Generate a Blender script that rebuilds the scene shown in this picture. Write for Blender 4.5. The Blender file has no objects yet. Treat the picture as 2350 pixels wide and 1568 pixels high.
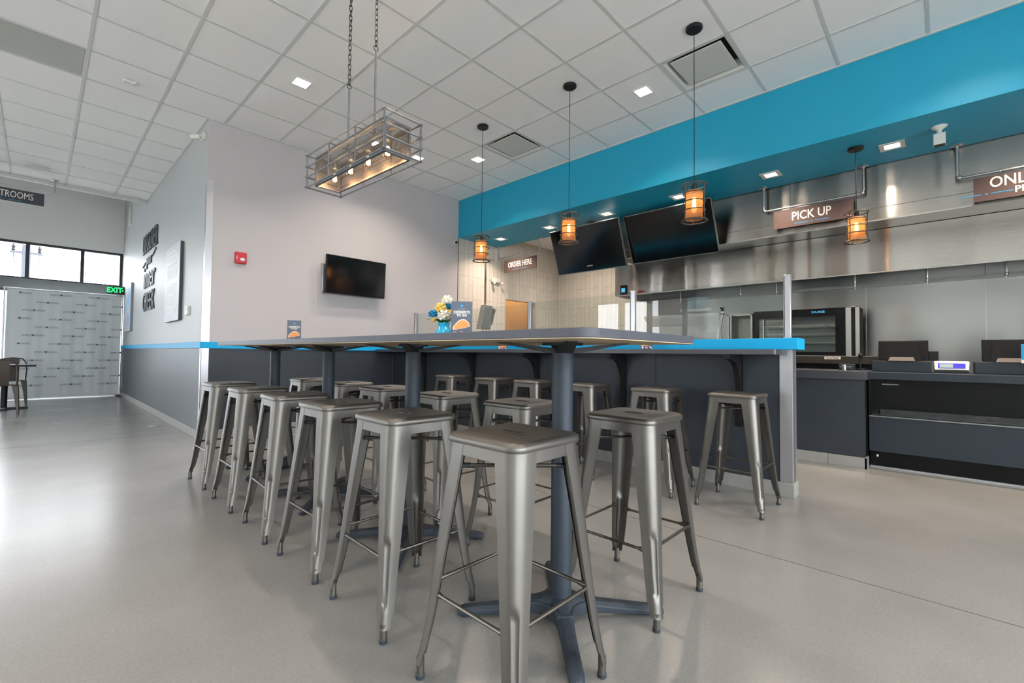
import bpy, bmesh, math, random
from mathutils import Vector, Matrix
random.seed(7)
R = math.radians
SC = bpy.context.scene
COL = SC.collection

# ------------------------------------------------------------------ camera, world, lights, exposure
YAW, PITCH, ROLL, FPX, CAMH = -0.8094, 0.0288, 0.0110, 1037.96, 1.0108
cam = bpy.data.cameras.new('camera'); camo = bpy.data.objects.new('camera', cam); COL.objects.link(camo)
fwd = Vector((-math.sin(YAW)*math.cos(PITCH), math.cos(YAW)*math.cos(PITCH), math.sin(PITCH)))
rgt = Vector((math.cos(YAW), math.sin(YAW), 0)); upv = rgt.cross(fwd)
r2 = math.cos(ROLL)*rgt + math.sin(ROLL)*upv; u2 = -math.sin(ROLL)*rgt + math.cos(ROLL)*upv
camo.matrix_world = Matrix(((r2.x, u2.x, -fwd.x, 0), (r2.y, u2.y, -fwd.y, 0), (r2.z, u2.z, -fwd.z, CAMH), (0, 0, 0, 1)))
cam.sensor_width = 36; cam.lens = FPX/2350*36; cam.clip_start = 0.02; cam.clip_end = 300
SC.camera = camo

w = bpy.data.worlds.new('overcast_sky'); SC.world = w; w.use_nodes = True
wn = w.node_tree.nodes; bg = wn['Background']
bg.inputs[0].default_value = (0.90, 0.94, 1.0, 1); bg.inputs[1].default_value = 10.5

def portal(loc, rot, sx, sy):
    l = bpy.data.lights.new('window_portal', 'AREA'); l.shape = 'RECTANGLE'; l.size = sx; l.size_y = sy
    l.cycles.is_portal = True
    o = bpy.data.objects.new('window_portal', l); o.location = loc; o.rotation_euler = rot; COL.objects.link(o)
portal((-4.06, 6.0, 1.45), (0, R(-90), 0), 2.6, 3.9)
portal((-4.06, -0.35, 1.45), (0, R(-90), 0), 2.6, 5.1)
portal((-1.3, 13.66, 1.6), (R(-90), 0, 0), 5.2, 3.2)
portal((0.4, -3.26, 1.45), (R(90), 0, 0), 7.6, 2.6)

SC.view_settings.view_transform = 'Standard'; SC.view_settings.look = 'None'
SC.view_settings.exposure = 0.28; SC.view_settings.gamma = 1.0; SC.view_settings.use_curve_mapping = False
SC.cycles.max_bounces = 9; SC.cycles.diffuse_bounces = 5; SC.cycles.glossy_bounces = 4
SC.cycles.transparent_max_bounces = 16; SC.cycles.transmission_bounces = 4
SC.cycles.sample_clamp_indirect = 4.0; SC.cycles.caustics_reflective = False; SC.cycles.caustics_refractive = False
SC.cycles.use_denoising = True; SC.cycles.blur_glossy = 0.5

LAMP_W = 14.0      # ceiling downlights
SOFF_W = 15.0      # soffit downlights

# ------------------------------------------------------------------ materials
def lin(h):
    h = h.lstrip('#'); c = [int(h[i:i+2], 16)/255 for i in (0, 2, 4)]
    return tuple((x/12.92 if x <= .04045 else ((x+.055)/1.055)**2.4) for x in c) + (1,)
class NT:
    def __init__(s, name):
        s.m = bpy.data.materials.new(name); s.m.use_nodes = True; s.t = s.m.node_tree
        s.b = s.t.nodes['Principled BSDF']; s.out = s.t.nodes['Material Output']
    def n(s, typ, **kw):
        x = s.t.nodes.new(typ)
        for k, v in kw.items():
            if k.startswith('i_'): x.inputs[k[2:].replace('_', ' ')].default_value = v
            else: setattr(x, k, v)
        return x
    def l(s, a, b): s.t.links.new(a, b)
    def coord(s, scale=(1, 1, 1), kind='Object'):
        c = s.n('ShaderNodeTexCoord'); m = s.n('ShaderNodeMapping'); m.inputs['Scale'].default_value = scale
        s.l(c.outputs[kind], m.inputs['Vector']); return m.outputs['Vector']
def mat(name, col, rough=.5, metal=0, var=0, vscale=3, bump=0, bscale=60, spec=.5, em=None, es=0, stretch=(1, 1, 1), rvar=0, coat=0):
    k = NT(name); b = k.b
    c = lin(col) if isinstance(col, str) else tuple(col)+(1,)
    b.inputs['Base Color'].default_value = c; b.inputs['Roughness'].default_value = rough
    b.inputs['Metallic'].default_value = metal; b.inputs['Specular IOR Level'].default_value = spec
    if coat: b.inputs['Coat Weight'].default_value = coat; b.inputs['Coat Roughness'].default_value = .15
    if em: b.inputs['Emission Color'].default_value = lin(em); b.inputs['Emission Strength'].default_value = es
    if var or rvar:
        v = k.coord(stretch); nz = k.n('ShaderNodeTexNoise'); nz.inputs['Scale'].default_value = vscale; nz.inputs['Detail'].default_value = 5
        k.l(v, nz.inputs['Vector'])
        if var:
            mx = k.n('ShaderNodeMix', data_type='RGBA')
            mx.inputs['A'].default_value = tuple(min(1, x*(1-var)) for x in c[:3])+(1,)
            mx.inputs['B'].default_value = tuple(min(1, x*(1+var)) for x in c[:3])+(1,)
            k.l(nz.outputs['Fac'], mx.inputs['Factor']); k.l(mx.outputs['Result'], b.inputs['Base Color'])
        if rvar:
            mr = k.n('ShaderNodeMapRange'); mr.inputs['From Min'].default_value = .3; mr.inputs['From Max'].default_value = .7
            mr.inputs['To Min'].default_value = max(.02, rough-rvar); mr.inputs['To Max'].default_value = rough+rvar
            k.l(nz.outputs['Fac'], mr.inputs['Value']); k.l(mr.outputs['Result'], b.inputs['Roughness'])
    if bump:
        v = k.coord(stretch); nz = k.n('ShaderNodeTexNoise'); nz.inputs['Scale'].default_value = bscale; nz.inputs['Detail'].default_value = 3
        k.l(v, nz.inputs['Vector'])
        bp = k.n('ShaderNodeBump'); bp.inputs['Strength'].default_value = bump; bp.inputs['Distance'].default_value = .01
        k.l(nz.outputs['Fac'], bp.inputs['Height']); k.l(bp.outputs['Normal'], b.inputs['Normal'])
    return k.m
def glass_pane(name, tint=(.93, .97, .96), ior=1.5, rough=0.0):
    k = NT(name); k.t.nodes.remove(k.b)
    fr = k.n('ShaderNodeFresnel'); fr.inputs['IOR'].default_value = ior
    tr = k.n('ShaderNodeBsdfTransparent'); tr.inputs['Color'].default_value = tint+(1,)
    gl = k.n('ShaderNodeBsdfGlossy'); gl.inputs['Roughness'].default_value = rough
    ge = k.n('ShaderNodeNewGeometry'); iv = k.n('ShaderNodeMath', operation='SUBTRACT'); iv.inputs[0].default_value = 1.35; iv.use_clamp = False
    m18 = k.n('ShaderNodeMath', operation='MULTIPLY'); m18.inputs[1].default_value = 1.35; k.l(ge.outputs['Backfacing'], m18.inputs[0]); k.l(m18.outputs[0], iv.inputs[1])
    fm = k.n('ShaderNodeMath', operation='MULTIPLY'); fm.use_clamp = True; k.l(fr.outputs[0], fm.inputs[0]); k.l(iv.outputs[0], fm.inputs[1])
    mx = k.n('ShaderNodeMixShader'); k.l(fm.outputs[0], mx.inputs[0]); k.l(tr.outputs[0], mx.inputs[1]); k.l(gl.outputs[0], mx.inputs[2])
    k.l(mx.outputs[0], k.out.inputs['Surface']); return k.m
def steel(name, col='#a9a49e', rough=.20, wave=.7, ws=(1.1, 1.1, .08)):
    k = NT(name); b = k.b; b.inputs['Base Color'].default_value = lin(col); b.inputs['Metallic'].default_value = 1
    b.inputs['Roughness'].default_value = rough
    v = k.coord(ws); nz = k.n('ShaderNodeTexNoise'); nz.inputs['Scale'].default_value = 1.6; nz.inputs['Detail'].default_value = 1.0
    k.l(v, nz.inputs['Vector'])
    v2 = k.coord((3, 3, 700)); n2 = k.n('ShaderNodeTexNoise'); n2.inputs['Scale'].default_value = 1.0; n2.inputs['Detail'].default_value = 3
    k.l(v2, n2.inputs['Vector'])
    bp = k.n('ShaderNodeBump'); bp.inputs['Strength'].default_value = wave; bp.inputs['Distance'].default_value = .12
    k.l(nz.outputs['Fac'], bp.inputs['Height'])
    b2 = k.n('ShaderNodeBump'); b2.inputs['Strength'].default_value = .2; b2.inputs['Distance'].default_value = .002
    k.l(n2.outputs['Fac'], b2.inputs['Height']); k.l(bp.outputs['Normal'], b2.inputs['Normal'])
    k.l(b2.outputs['Normal'], b.inputs['Normal'])
    tg = k.n('ShaderNodeTangent', direction_type='RADIAL', axis='Z'); k.l(tg.outputs[0], b.inputs['Tangent']); b.inputs['Anisotropic'].default_value = .85; b.inputs['Anisotropic Rotation'].default_value = .25
    return k.m

M = {}
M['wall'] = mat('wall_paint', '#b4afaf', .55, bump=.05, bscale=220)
M['wall_daylight'] = mat('wall_paint_daylight_tint', '#abaeaf', .5, bump=.05, bscale=220)  # same paint as back wall; window light worked into a cooler, darker colour
M['wall_far'] = mat('wall_paint_lightened', '#dcdcd8', .55)  # wall paint lightened in colour to offset the backlit shade
M['teal'] = mat('teal_paint', '#058fae', .5, bump=.04, bscale=220)
M['tile_ceiling'] = mat('ceiling_tile', '#f0efec', .85, bump=.25, bscale=320, var=.03, vscale=150)
M['tbar'] = mat('ceiling_bar_shaded', '#c2c3c0', .6)  # white bars; the grey stands in for shade of the tile recesses
M['vent_paint'] = mat('vent_paint', '#c0c1bb', .6)
M['dark_gap'] = mat('vent_throat', '#2e3532', .7)
M['wainscot'] = mat('slate_laminate', '#2e343b', .42, spec=.35, var=.22, vscale=2.2, bump=.05, bscale=90)
M['counter_dark'] = mat('charcoal_laminate', '#3b3c41', .35, var=.12, vscale=9)
M['table_top'] = mat('grey_laminate', '#4a4c53', .45, spec=.22, var=.12, vscale=14)
M['table_under'] = mat('tan_backer_board', '#b09d80', .6, var=.08, vscale=6, stretch=(1, .2, 1))
M['blue'] = mat('sky_blue_laminate', '#109ccf', .5, spec=.25)
M['iron'] = mat('blue_black_cast_iron', '#2c343c', .5, spec=.3, bump=.12, bscale=260)
M['black_metal'] = mat('black_metal', '#131315', .5, spec=.3)
M['gunmetal'] = mat('brushed_gunmetal', '#6a6762', .44, metal=.9, var=.13, vscale=5, rvar=.05, bump=.02, bscale=150, stretch=(1, 1, .35))
M['gun_dark'] = mat('dark_gunmetal', '#4a443d', .5, metal=.6, var=.15, vscale=5)
M['gun_rod'] = mat('gunmetal_rod', '#5f5b55', .38, metal=1, var=.1, vscale=6)
M['rubber'] = mat('blue_grey_rubber', '#2b3138', .6)
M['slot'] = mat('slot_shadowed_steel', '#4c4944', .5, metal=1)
M['alu'] = mat('aluminium_trim', '#c3c2c6', .33, metal=.85)
M['alu_dark'] = mat('dark_channel', '#3a3a40', .4, metal=.6)
M['steel'] = steel('stainless_hood')
M['steel_wall'] = steel('stainless_backsplash', '#b4b4b2', .3, .3, (.9, .9, .4))
M['steel_plain'] = mat('stainless_plain', '#b8b7b2', .3, metal=1)
M['iron_grey'] = mat('weathered_iron_grey', '#6e7073', .5, metal=.7, var=.2, vscale=40)
M['dark_iron'] = mat('dark_brown_iron', '#4a423d', .5, metal=.6)
M['galv'] = mat('galvanised_pipe', '#a9abab', .4, metal=.9, var=.1, vscale=30)
M['base_tile'] = mat('grey_base_tile', '#8d8d88', .5, var=.14, vscale=12)
M['black_gloss'] = mat('black_screen_glass', '#06090b', .12, spec=.6, rvar=.04, vscale=2)
M['black_plastic'] = mat('black_plastic', '#101112', .45, spec=.25)
M['bezel'] = mat('silver_bezel', '#8a8c8c', .35, metal=.8)
M['white_plastic'] = mat('white_plastic', '#dcdcd6', .45)
M['red_plastic'] = mat('red_plastic', '#b5202c', .4)
M['rust_sign'] = mat('rusty_brown_sign', '#4a3732', .6, var=.35, vscale=9)
M['navy_sign'] = mat('dark_navy_sign', '#262a33', .55, var=.15, vscale=9)
M['ivory'] = mat('ivory_lettering', '#e8e2d8', .6)
M['line_blue'] = mat('blue_line', '#1d93c8', .6)
M['letter_dark'] = mat('dark_raised_letters', '#333b40', .5)
M['poster'] = mat('grey_poster', '#bfc4cb', .5, var=.05, vscale=7)
M['poster_text'] = mat('pale_print', '#e3e6ea', .6)
M['poster_dark'] = mat('poster_ink', '#8c93a3', .6)
M['map_blue'] = mat('map_blue', '#7db3dc', .6)
M['card_navy'] = mat('slate_blue_card', '#4c5564', .5, var=.06, vscale=30)
M['pastry'] = mat('golden_pastry', '#d98f4c', .6, var=.25, vscale=60)
M['pastry_edge'] = mat('powdered_pastry', '#f0dcc4', .7)
M['pink'] = mat('berry_pink', '#c77f9c', .6, var=.3, vscale=200)
M['cream'] = mat('cream', '#efe3d2', .6)
M['petal_yellow'] = mat('yellow_petals', '#e6c66a', .6, var=.1, vscale=60)
M['petal_blue'] = mat('teal_petals', '#1d7fa6', .5, var=.25, vscale=60)
M['petal_white'] = mat('white_petals', '#e6dfd2', .7, var=.06, vscale=80)
M['leaf'] = mat('green_leaf', '#1f6a35', .5, var=.3, vscale=50)
M['stem_green'] = mat('green_stem', '#3d7a35', .5)
M['vase'] = mat('blue_glass_vase', '#34b4dc', .12, spec=.8, var=.15, vscale=40)
M['frame_black'] = mat('window_frame_black', '#1d2026', .4, metal=.3)
M['spandrel'] = mat('dark_spandrel', '#5d5f5e', .6)
M['banner'] = mat('white_banner_fabric', '#d7dcdd', .6, bump=.2, bscale=5)
M['banner_print'] = mat('banner_print_grey', '#6f8186', .6)
M['banner_star'] = mat('banner_emblem', '#42525a', .6)
M['tan'] = mat('tan_paint', '#c9a97e', .6)
M['case_black'] = mat('black_case_panel', '#090a0c', .4, spec=.2)
M['case_grey'] = mat('slate_case_panel', '#262e36', .42, spec=.35, var=.15, vscale=3)
M['lcd'] = mat('lcd_grey', '#7d8f8d', .3)
M['lcd_blue'] = mat('lcd_blue', '#2a23b0', .3, em='#2a23c0', es=.25)
M['screen_blue'] = mat('thermostat_screen', '#4fa9cf', .3, em='#4fb6e0', es=.6)
M['exit_black'] = mat('exit_housing', '#101512', .4)
M['exit_green'] = mat('exit_green', '#18d070', .4, em='#20ff70', es=1.6)
M['lens'] = mat('downlight_lens', '#ffffff', .5, em='#fff3ee', es=9)
M['lens_warm'] = mat('soffit_lens', '#ffffff', .5, em='#fff0e0', es=5)
M['bulb_core'] = mat('filament_glow', '#ffd9a0', .5, em='#ffc890', es=30)
M['bulb_core2'] = mat('pendant_glow', '#ffd9a0', .5, em='#ffd09a', es=22)
M['clear'] = glass_pane('clear_bulb_glass', (1, .93, .82))
def amber():
    k = NT('amber_mesh_glass'); k.t.nodes.remove(k.b)
    tr = k.n('ShaderNodeBsdfTransparent'); tr.inputs['Color'].default_value = (1, .82, .6, 1)
    tl = k.n('ShaderNodeBsdfTranslucent'); tl.inputs['Color'].default_value = (1, .62, .36, 1)
    gl = k.n('ShaderNodeBsdfGlossy'); gl.inputs['Roughness'].default_value = .2
    m1 = k.n('ShaderNodeMixShader'); m1.inputs[0].default_value = .16; m2 = k.n('ShaderNodeMixShader'); m2.inputs[0].default_value = .06
    k.l(tr.outputs[0], m1.inputs[1]); k.l(tl.outputs[0], m1.inputs[2]); k.l(m1.outputs[0], m2.inputs[1]); k.l(gl.outputs[0], m2.inputs[2]); k.l(m2.outputs[0], k.out.inputs['Surface']); return k.m
M['amber'] = amber()
M['guard'] = glass_pane('sneeze_guard_glass', (.93, .96, .95), 1.52)
M['pane'] = glass_pane('window_glass', (.97, .98, .98), 1.45)
M['brick'] = mat('brown_brick', '#5f5047', .8, var=.15, vscale=8)
M['dull_glass'] = mat('dull_glass', '#4f6a72', .3)
M['stone'] = mat('pale_stone', '#b3afa4', .8, var=.08, vscale=1)
M['ground'] = mat('pale_bounce_paving', '#e2e2de', .9, var=.1, vscale=2)  # made very pale so it bounces daylight up to the ceiling
M['house'] = mat('pale_blue_siding', '#aebecf', .8)
M['house_roof'] = mat('blue_grey_roof', '#4f6f92', .8)
M['wood_pole'] = mat('weathered_pole', '#3f424a', .8)
M['oven_in'] = mat('oven_interior', '#7b7c78', .3, metal=.9)
M['cooktop'] = mat('receipt_bronze', '#4d443b', .5)

# polished concrete
def concrete():
    k = NT('polished_concrete'); b = k.b
    v = k.coord((1, 1, 1)); n1 = k.n('ShaderNodeTexNoise'); n1.inputs['Scale'].default_value = 1.3; n1.inputs['Detail'].default_value = 4
    n2 = k.n('ShaderNodeTexNoise'); n2.inputs['Scale'].default_value = 90; n2.inputs['Detail'].default_value = 3
    k.l(v, n1.inputs['Vector']); k.l(v, n2.inputs['Vector'])
    cr = k.n('ShaderNodeValToRGB'); cr.color_ramp.elements[0].position = .3; cr.color_ramp.elements[1].position = .72
    cr.color_ramp.elements[0].color = lin('#797975'); cr.color_ramp.elements[1].color = lin('#878682')
    k.l(n1.outputs['Fac'], cr.inputs[0])
    mx = k.n('ShaderNodeMix', data_type='RGBA', blend_type='OVERLAY'); mx.inputs['Factor'].default_value = .18
    k.l(cr.outputs[0], mx.inputs['A']); k.l(n2.outputs['Fac'], mx.inputs['B']); k.l(mx.outputs['Result'], b.inputs['Base Color'])
    b.inputs['Roughness'].default_value = .25
    b.inputs['Specular IOR Level'].default_value = .5
    return k.m
M['floor'] = concrete()
def subway(name, axis):
    k = NT(name); b = k.b; c = k.n('ShaderNodeTexCoord'); sp = k.n('ShaderNodeSeparateXYZ'); cb = k.n('ShaderNodeCombineXYZ')
    k.l(c.outputs['Object'], sp.inputs[0]); k.l(sp.outputs['Z'], cb.inputs['X']); k.l(sp.outputs[axis], cb.inputs['Y'])
    br = k.n('ShaderNodeTexBrick'); br.offset = .37; br.offset_frequency = 3; br.squash = 1
    for i, v in (('Scale', 1), ('Mortar Size', .0022), ('Mortar Smooth', .1), ('Brick Width', .40), ('Row Height', .104)): br.inputs[i].default_value = v
    br.inputs['Color1'].default_value = lin('#cdc5ba'); br.inputs['Color2'].default_value = lin('#c4bcb1'); br.inputs['Mortar'].default_value = lin('#77716b')
    k.l(cb.outputs[0], br.inputs['Vector']); k.l(br.outputs['Color'], b.inputs['Base Color']); b.inputs['Roughness'].default_value = .3
    bp = k.n('ShaderNodeBump'); bp.invert = True; bp.inputs['Strength'].default_value = .4; bp.inputs['Distance'].default_value = .003
    k.l(br.outputs['Fac'], bp.inputs['Height']); k.l(bp.outputs['Normal'], b.inputs['Normal']); return k.m
M['subway_x'] = subway('vertical_subway_tile', 'X'); M['subway_y'] = subway('vertical_subway_tile_side', 'Y')
def perforated():
    k = NT('perforated_sheet'); b = k.b; b.inputs['Base Color'].default_value = lin('#6b625b'); b.inputs['Metallic'].default_value = .8; b.inputs['Roughness'].default_value = .45
    c = k.n('ShaderNodeTexCoord'); sp = k.n('ShaderNodeSeparateXYZ'); k.l(c.outputs['Object'], sp.inputs[0])
    su = k.n('ShaderNodeMath', operation='ADD'); k.l(sp.outputs['X'], su.inputs[0]); k.l(sp.outputs['Y'], su.inputs[1])
    def wv(a, bb, f):
        m1 = k.n('ShaderNodeMath', operation='MULTIPLY'); k.l(a, m1.inputs[0]); m1.inputs[1].default_value = f
        m2 = k.n('ShaderNodeMath', operation='SINE'); k.l(m1.outputs[0], m2.inputs[0]); return m2.outputs[0]
    ad = k.n('ShaderNodeMath', operation='MULTIPLY'); k.l(wv(su.outputs[0], 0, 620), ad.inputs[0]); k.l(wv(sp.outputs['Z'], 0, 620), ad.inputs[1])
    gt = k.n('ShaderNodeMath', operation='GREATER_THAN'); k.l(ad.outputs[0], gt.inputs[0]); gt.inputs[1].default_value = .02
    tr = k.n('ShaderNodeBsdfTransparent'); mx = k.n('ShaderNodeMixShader'); k.l(gt.outputs[0], mx.inputs[0]); k.l(b.outputs[0], mx.inputs[1]); k.l(tr.outputs[0], mx.inputs[2])
    k.l(mx.outputs[0], k.out.inputs['Surface']); return k.m
M['perf'] = perforated()

# ------------------------------------------------------------------ mesh builder
class MB:
    def __init__(s): s.v = []; s.f = []
    def add(s, vs, fs):
        o = len(s.v); s.v += [tuple(p) for p in vs]; s.f += [tuple(i+o for i in f) for f in fs]; return s
    def box(s, x0, x1, y0, y1, z0, z1, T=None):
        vs = [Vector((x, y, z)) for z in (z0, z1) for y in (y0, y1) for x in (x0, x1)]
        if T: vs = [T @ p for p in vs]
        return s.add(vs, [(0, 2, 3, 1), (4, 5, 7, 6), (0, 1, 5, 4), (2, 6, 7, 3), (0, 4, 6, 2), (1, 3, 7, 5)])
    def loft(s, rings, closed=True, cap=True):
        n = len(rings[0]); o = len(s.v)
        for r in rings: s.v += [tuple(p) for p in r]
        for i in range(len(rings)-1):
            for j in range(n if closed else n-1):
                a = o+i*n+j; b = o+i*n+(j+1) % n; s.f.append((a, b, b+n, a+n))
        if cap and closed:
            s.f.append(tuple(o+j for j in reversed(range(n)))); s.f.append(tuple(o+(len(rings)-1)*n+j for j in range(n)))
        return s
    def lathe(s, prof, c=(0, 0), n=24, cap=True):
        return s.loft([[(c[0]+r*math.cos(2*math.pi*j/n), c[1]+r*math.sin(2*math.pi*j/n), z) for j in range(n)] for r, z in prof], cap=cap)
    def tube(s, pts, r, n=8, closed=False, cap=True):
        pts = [Vector(p) for p in pts]; N = len(pts); rings = []; prev = None
        rr = r if isinstance(r, (list, tuple)) else [r]*N
        for i, p in enumerate(pts):
            a = pts[(i-1) % N] if (i > 0 or closed) else p; b = pts[(i+1) % N] if (i < N-1 or closed) else p
            t = (b-a).normalized()
            if prev is None:
                h = Vector((0, 0, 1)) if abs(t.z) < .9 else Vector((1, 0, 0)); u = t.cross(h).normalized()
            else:
                u = (prev-t*prev.dot(t)); u = u.normalized() if u.length > 1e-6 else t.orthogonal().normalized()
            prev = u; v = t.cross(u)
            rings.append([p+rr[i]*(math.cos(2*math.pi*j/n)*u+math.sin(2*math.pi*j/n)*v) for j in range(n)])
        if closed: rings.append(rings[0]); cap = False
        return s.loft(rings, cap=cap)
    def prism(s, poly, T, h):      # poly in local XY extruded along local Z by h
        a = [T @ Vector((x, y, 0)) for x, y in poly]; b = [T @ Vector((x, y, h)) for x, y in poly]; n = len(poly)
        return s.add(a+b, [tuple(reversed(range(n))), tuple(range(n, 2*n))]+[(i, (i+1) % n, (i+1) % n+n, i+n) for i in range(n)])
    def sphere(s, c, r, n=12, m=8, sc=(1, 1, 1)):
        rings = []
        for i in range(1, m):
            t = math.pi*i/m; rings.append([(c[0]+r*sc[0]*math.sin(t)*math.cos(2*math.pi*j/n), c[1]+r*sc[1]*math.sin(t)*math.sin(2*math.pi*j/n), c[2]-r*sc[2]*math.cos(t)) for j in range(n)])
        return s.loft(rings)
    def text(s, body, T, size=.1, ext=.001, off=0, align='CENTER', sx=1, spacing=1):
        cu = bpy.data.curves.new('t', 'FONT'); cu.body = body; cu.size = size; cu.extrude = ext; cu.offset = off; cu.align_x = align; cu.align_y = 'CENTER'
        cu.resolution_u = 3; cu.space_character = spacing
        o = bpy.data.objects.new('t', cu); COL.objects.link(o); dg = bpy.context.evaluated_depsgraph_get(); dg.update()
        me = bpy.data.meshes.new_from_object(o.evaluated_get(dg))
        s.add([T @ Vector((v.co.x*sx, v.co.y, v.co.z)) for v in me.vertices], [tuple(p.vertices) for p in me.polygons])
        bpy.data.objects.remove(o); bpy.data.curves.remove(cu); bpy.data.meshes.remove(me); return s
    def build(s, name, m, parent=None, smooth=40, bevel=0, loc=None, fix=True, seg=2):
        me = bpy.data.meshes.new(name); me.from_pydata(s.v, [], s.f); me.update()
        if fix:
            bm = bmesh.new(); bm.from_mesh(me); bmesh.ops.recalc_face_normals(bm, faces=bm.faces); bm.to_mesh(me); bm.free()
        if smooth:
            me.polygons.foreach_set('use_smooth', [True]*len(me.polygons)); me.set_sharp_from_angle(angle=R(smooth))
        me.materials.append(M[m] if isinstance(m, str) else m)
        o = bpy.data.objects.new(name, me); COL.objects.link(o)
        if parent: o.parent = parent
        if loc: o.location = loc
        if bevel:
            b = o.modifiers.new('bevel', 'BEVEL'); b.width = bevel; b.segments = seg; b.limit_method = 'ANGLE'; b.angle_limit = R(40)
        return o
def thing(name, label, cat, loc=(0, 0, 0), rot=0, group=None):
    o = bpy.data.objects.new(name, None); COL.objects.link(o); o.location = loc; o.empty_display_size = .1
    o.rotation_euler = rot if isinstance(rot, tuple) else (0, 0, rot)
    o['label'] = label; o['category'] = cat
    if group: o['group'] = group
    return o
def tag(o, label, cat, group=None):
    o['label'] = label; o['category'] = cat
    if group: o['group'] = group
    return o
def struct(o): o['kind'] = 'structure'; return o
def copy_tree(o, parent=None):
    c = o.copy(); COL.objects.link(c)
    if parent: c.parent = parent
    for ch in list(o.children): copy_tree(ch, c)
    return c
def bx(name, m, d, parent=None, bevel=0, **k): return MB().box(*d).build(name, m, parent, bevel=bevel, smooth=0 if not bevel else 40, **k)
TX = Matrix(((0, 0, -1, 0), (-1, 0, 0, 0), (0, 1, 0, 0), (0, 0, 0, 1)))     # text plane facing -x
TY = Matrix(((1, 0, 0, 0), (0, 0, -1, 0), (0, 1, 0, 0), (0, 0, 0, 1)))      # text plane facing -y
def at(T, x, y, z): return Matrix.Translation((x, y, z)) @ T

# ------------------------------------------------------------------ the room
H = 3.718; G = .6096; GX = .2438; GY = 4.933
XW, YW = 1.307, 6.152          # corner of the projecting wall block
XB, ZB = 5.057, 3.053          # teal beam face, soffit height
XK = 7.88; XL = -4.0; YF = 13.6; YN = -3.2; YC = 10.42
fl = struct(bx('floor', 'floor', (XL-.3, XK+.3, YN-.3, YF+.3, -.2, 0)))
MB().box(2.598, 2.602, YN, YW, 0, .0006).box(XL, XW, 6.9, 6.904, 0, .0006).box(XW, 3.77, 3.35, 3.354, 0, .0006).build('control_joint', 'dark_gap', fl, smooth=0)
# ceiling tiles, leaving out the cells taken by grilles
SKIP = {(6, -6), (6, -2), (-1, 1)}
cb = MB()
i0, i1 = -7, 8; j0, j1 = -14, 9
for i in range(i0, i1):
    for j in range(j0, j1):
        if (i, j) in SKIP: continue
        a, b = max(GX+G*i, XL), min(GX+G*(i+1), XB); c, d = max(GY+G*j, YN), min(GY+G*(j+1), YC)
        if b-a < .02 or d-c < .02 or (a > XW-.3 and c > YW-.1 and b > XW+.05): continue
        cb.box(a+.009, b-.009, c+.009, d-.009, H+.003, H+.018)
cl = struct(cb.build('ceiling', 'tile_ceiling', smooth=0))
tb = MB()
for i in range(i0, i1+1):
    x = GX+G*i
    if XL < x < XB: tb.box(x-.012, x+.012, YN, YW if x > XW else YC, H-.002, H+.03)
for j in range(j0, j1+1):
    y = GY+G*j
    if YN < y < YC: tb.box(XL, XB if y < YW-.05 else XW, y-.012, y+.012, H-.0012, H+.03)
tb.build('grid_bars', 'tbar', cl, smooth=0)
MB().box(XB-.02, XB, YN, YW, H-.008, H+.01).box(XW, XB, YW-.02, YW, H-.008, H+.01).box(XW-.02, XW, YW, YC, H-.008, H+.01).build('wall_angle', 'tbar', cl, smooth=0)
bx('sky_block_deck', 'dark_gap', (XL-.3, XK+.3, YN-.3, YC, 4.3, 4.4), cl)  # unseen slab added to keep sky light from leaking in above the tiles
struct(bx('trim_1', 'tbar', (XL, XW, YC-.02, YC+.04, H-.05, H+.10)))        # ceiling edge bulkhead by the far windows
struct(bx('wall_bulkhead', 'wall_daylight', (XL, XW, YC+.04, YC+.10, H-.02, 4.9)))
struct(bx('ceiling_far', 'tile_ceiling', (XL-.3, XW+.3, YC, YF+.3, 4.9, 5.0)))
# projecting block walls
struct(bx('wall_left', 'wall_daylight', (XW, XW+.12, YW+.12, YF, 0, 4.95)))
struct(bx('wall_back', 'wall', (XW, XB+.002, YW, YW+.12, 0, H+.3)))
for nm, d in (('wainscot_left', (XW-.012, XW, YW-.012, YF, .10, 1.05)),):
    p = struct(bx('wall_left_wainscot', 'wainscot', d)); 
struct(bx('wall_back_wainscot', 'wainscot', (XW, 3.78, YW-.012, YW, .10, 1.05)))
struct(bx('baseboard_left', 'base_tile', (XW-.022, XW, YW-.022, YF, 0, .10), bevel=.003))
bt = MB(); x = XW
bt.box(XW, 3.76, YW-.022, YW, 0, .10); struct(bt.build('baseboard_back', 'base_tile', smooth=0))
struct(bx('trim_2', 'blue', (XW-.03, XW, YW-.03, YF, 1.045, 1.118), bevel=.002))
struct(bx('trim_3', 'blue', (XW, 3.735, YW-.03, YW, 1.045, 1.118), bevel=.002))
struct(MB().box(XW-.004, XW, YW, YW+.06, .10, 3.0).box(XW-.004, XW+.065, YW-.004, YW, 1.118, 3.0).build('trim_4', 'alu', smooth=0))
struct(MB().box(XW-.016, XW-.012, YW-.016, YW+.05, .10, 1.045).box(XW-.016, XW+.06, YW-.016, YW-.012, .10, 1.045).build('trim_5', 'alu', smooth=0))
# teal beam and soffit
struct(bx('wall_beam', 'teal', (XB, XB+.15, YN, YW, ZB, H+.3)))
struct(bx('ceiling_soffit', 'teal', (XB+.15, 6.05, YN, YW, ZB, ZB+.1)))
struct(bx('wall_beam_rear', 'teal', (6.03, 6.05, 3.72, YW, ZB+.1, H+.3)))
struct(bx('ceiling_kitchen', 'tile_ceiling', (6.05, XK+.1, YN, YW, 3.29, 3.35)))
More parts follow.
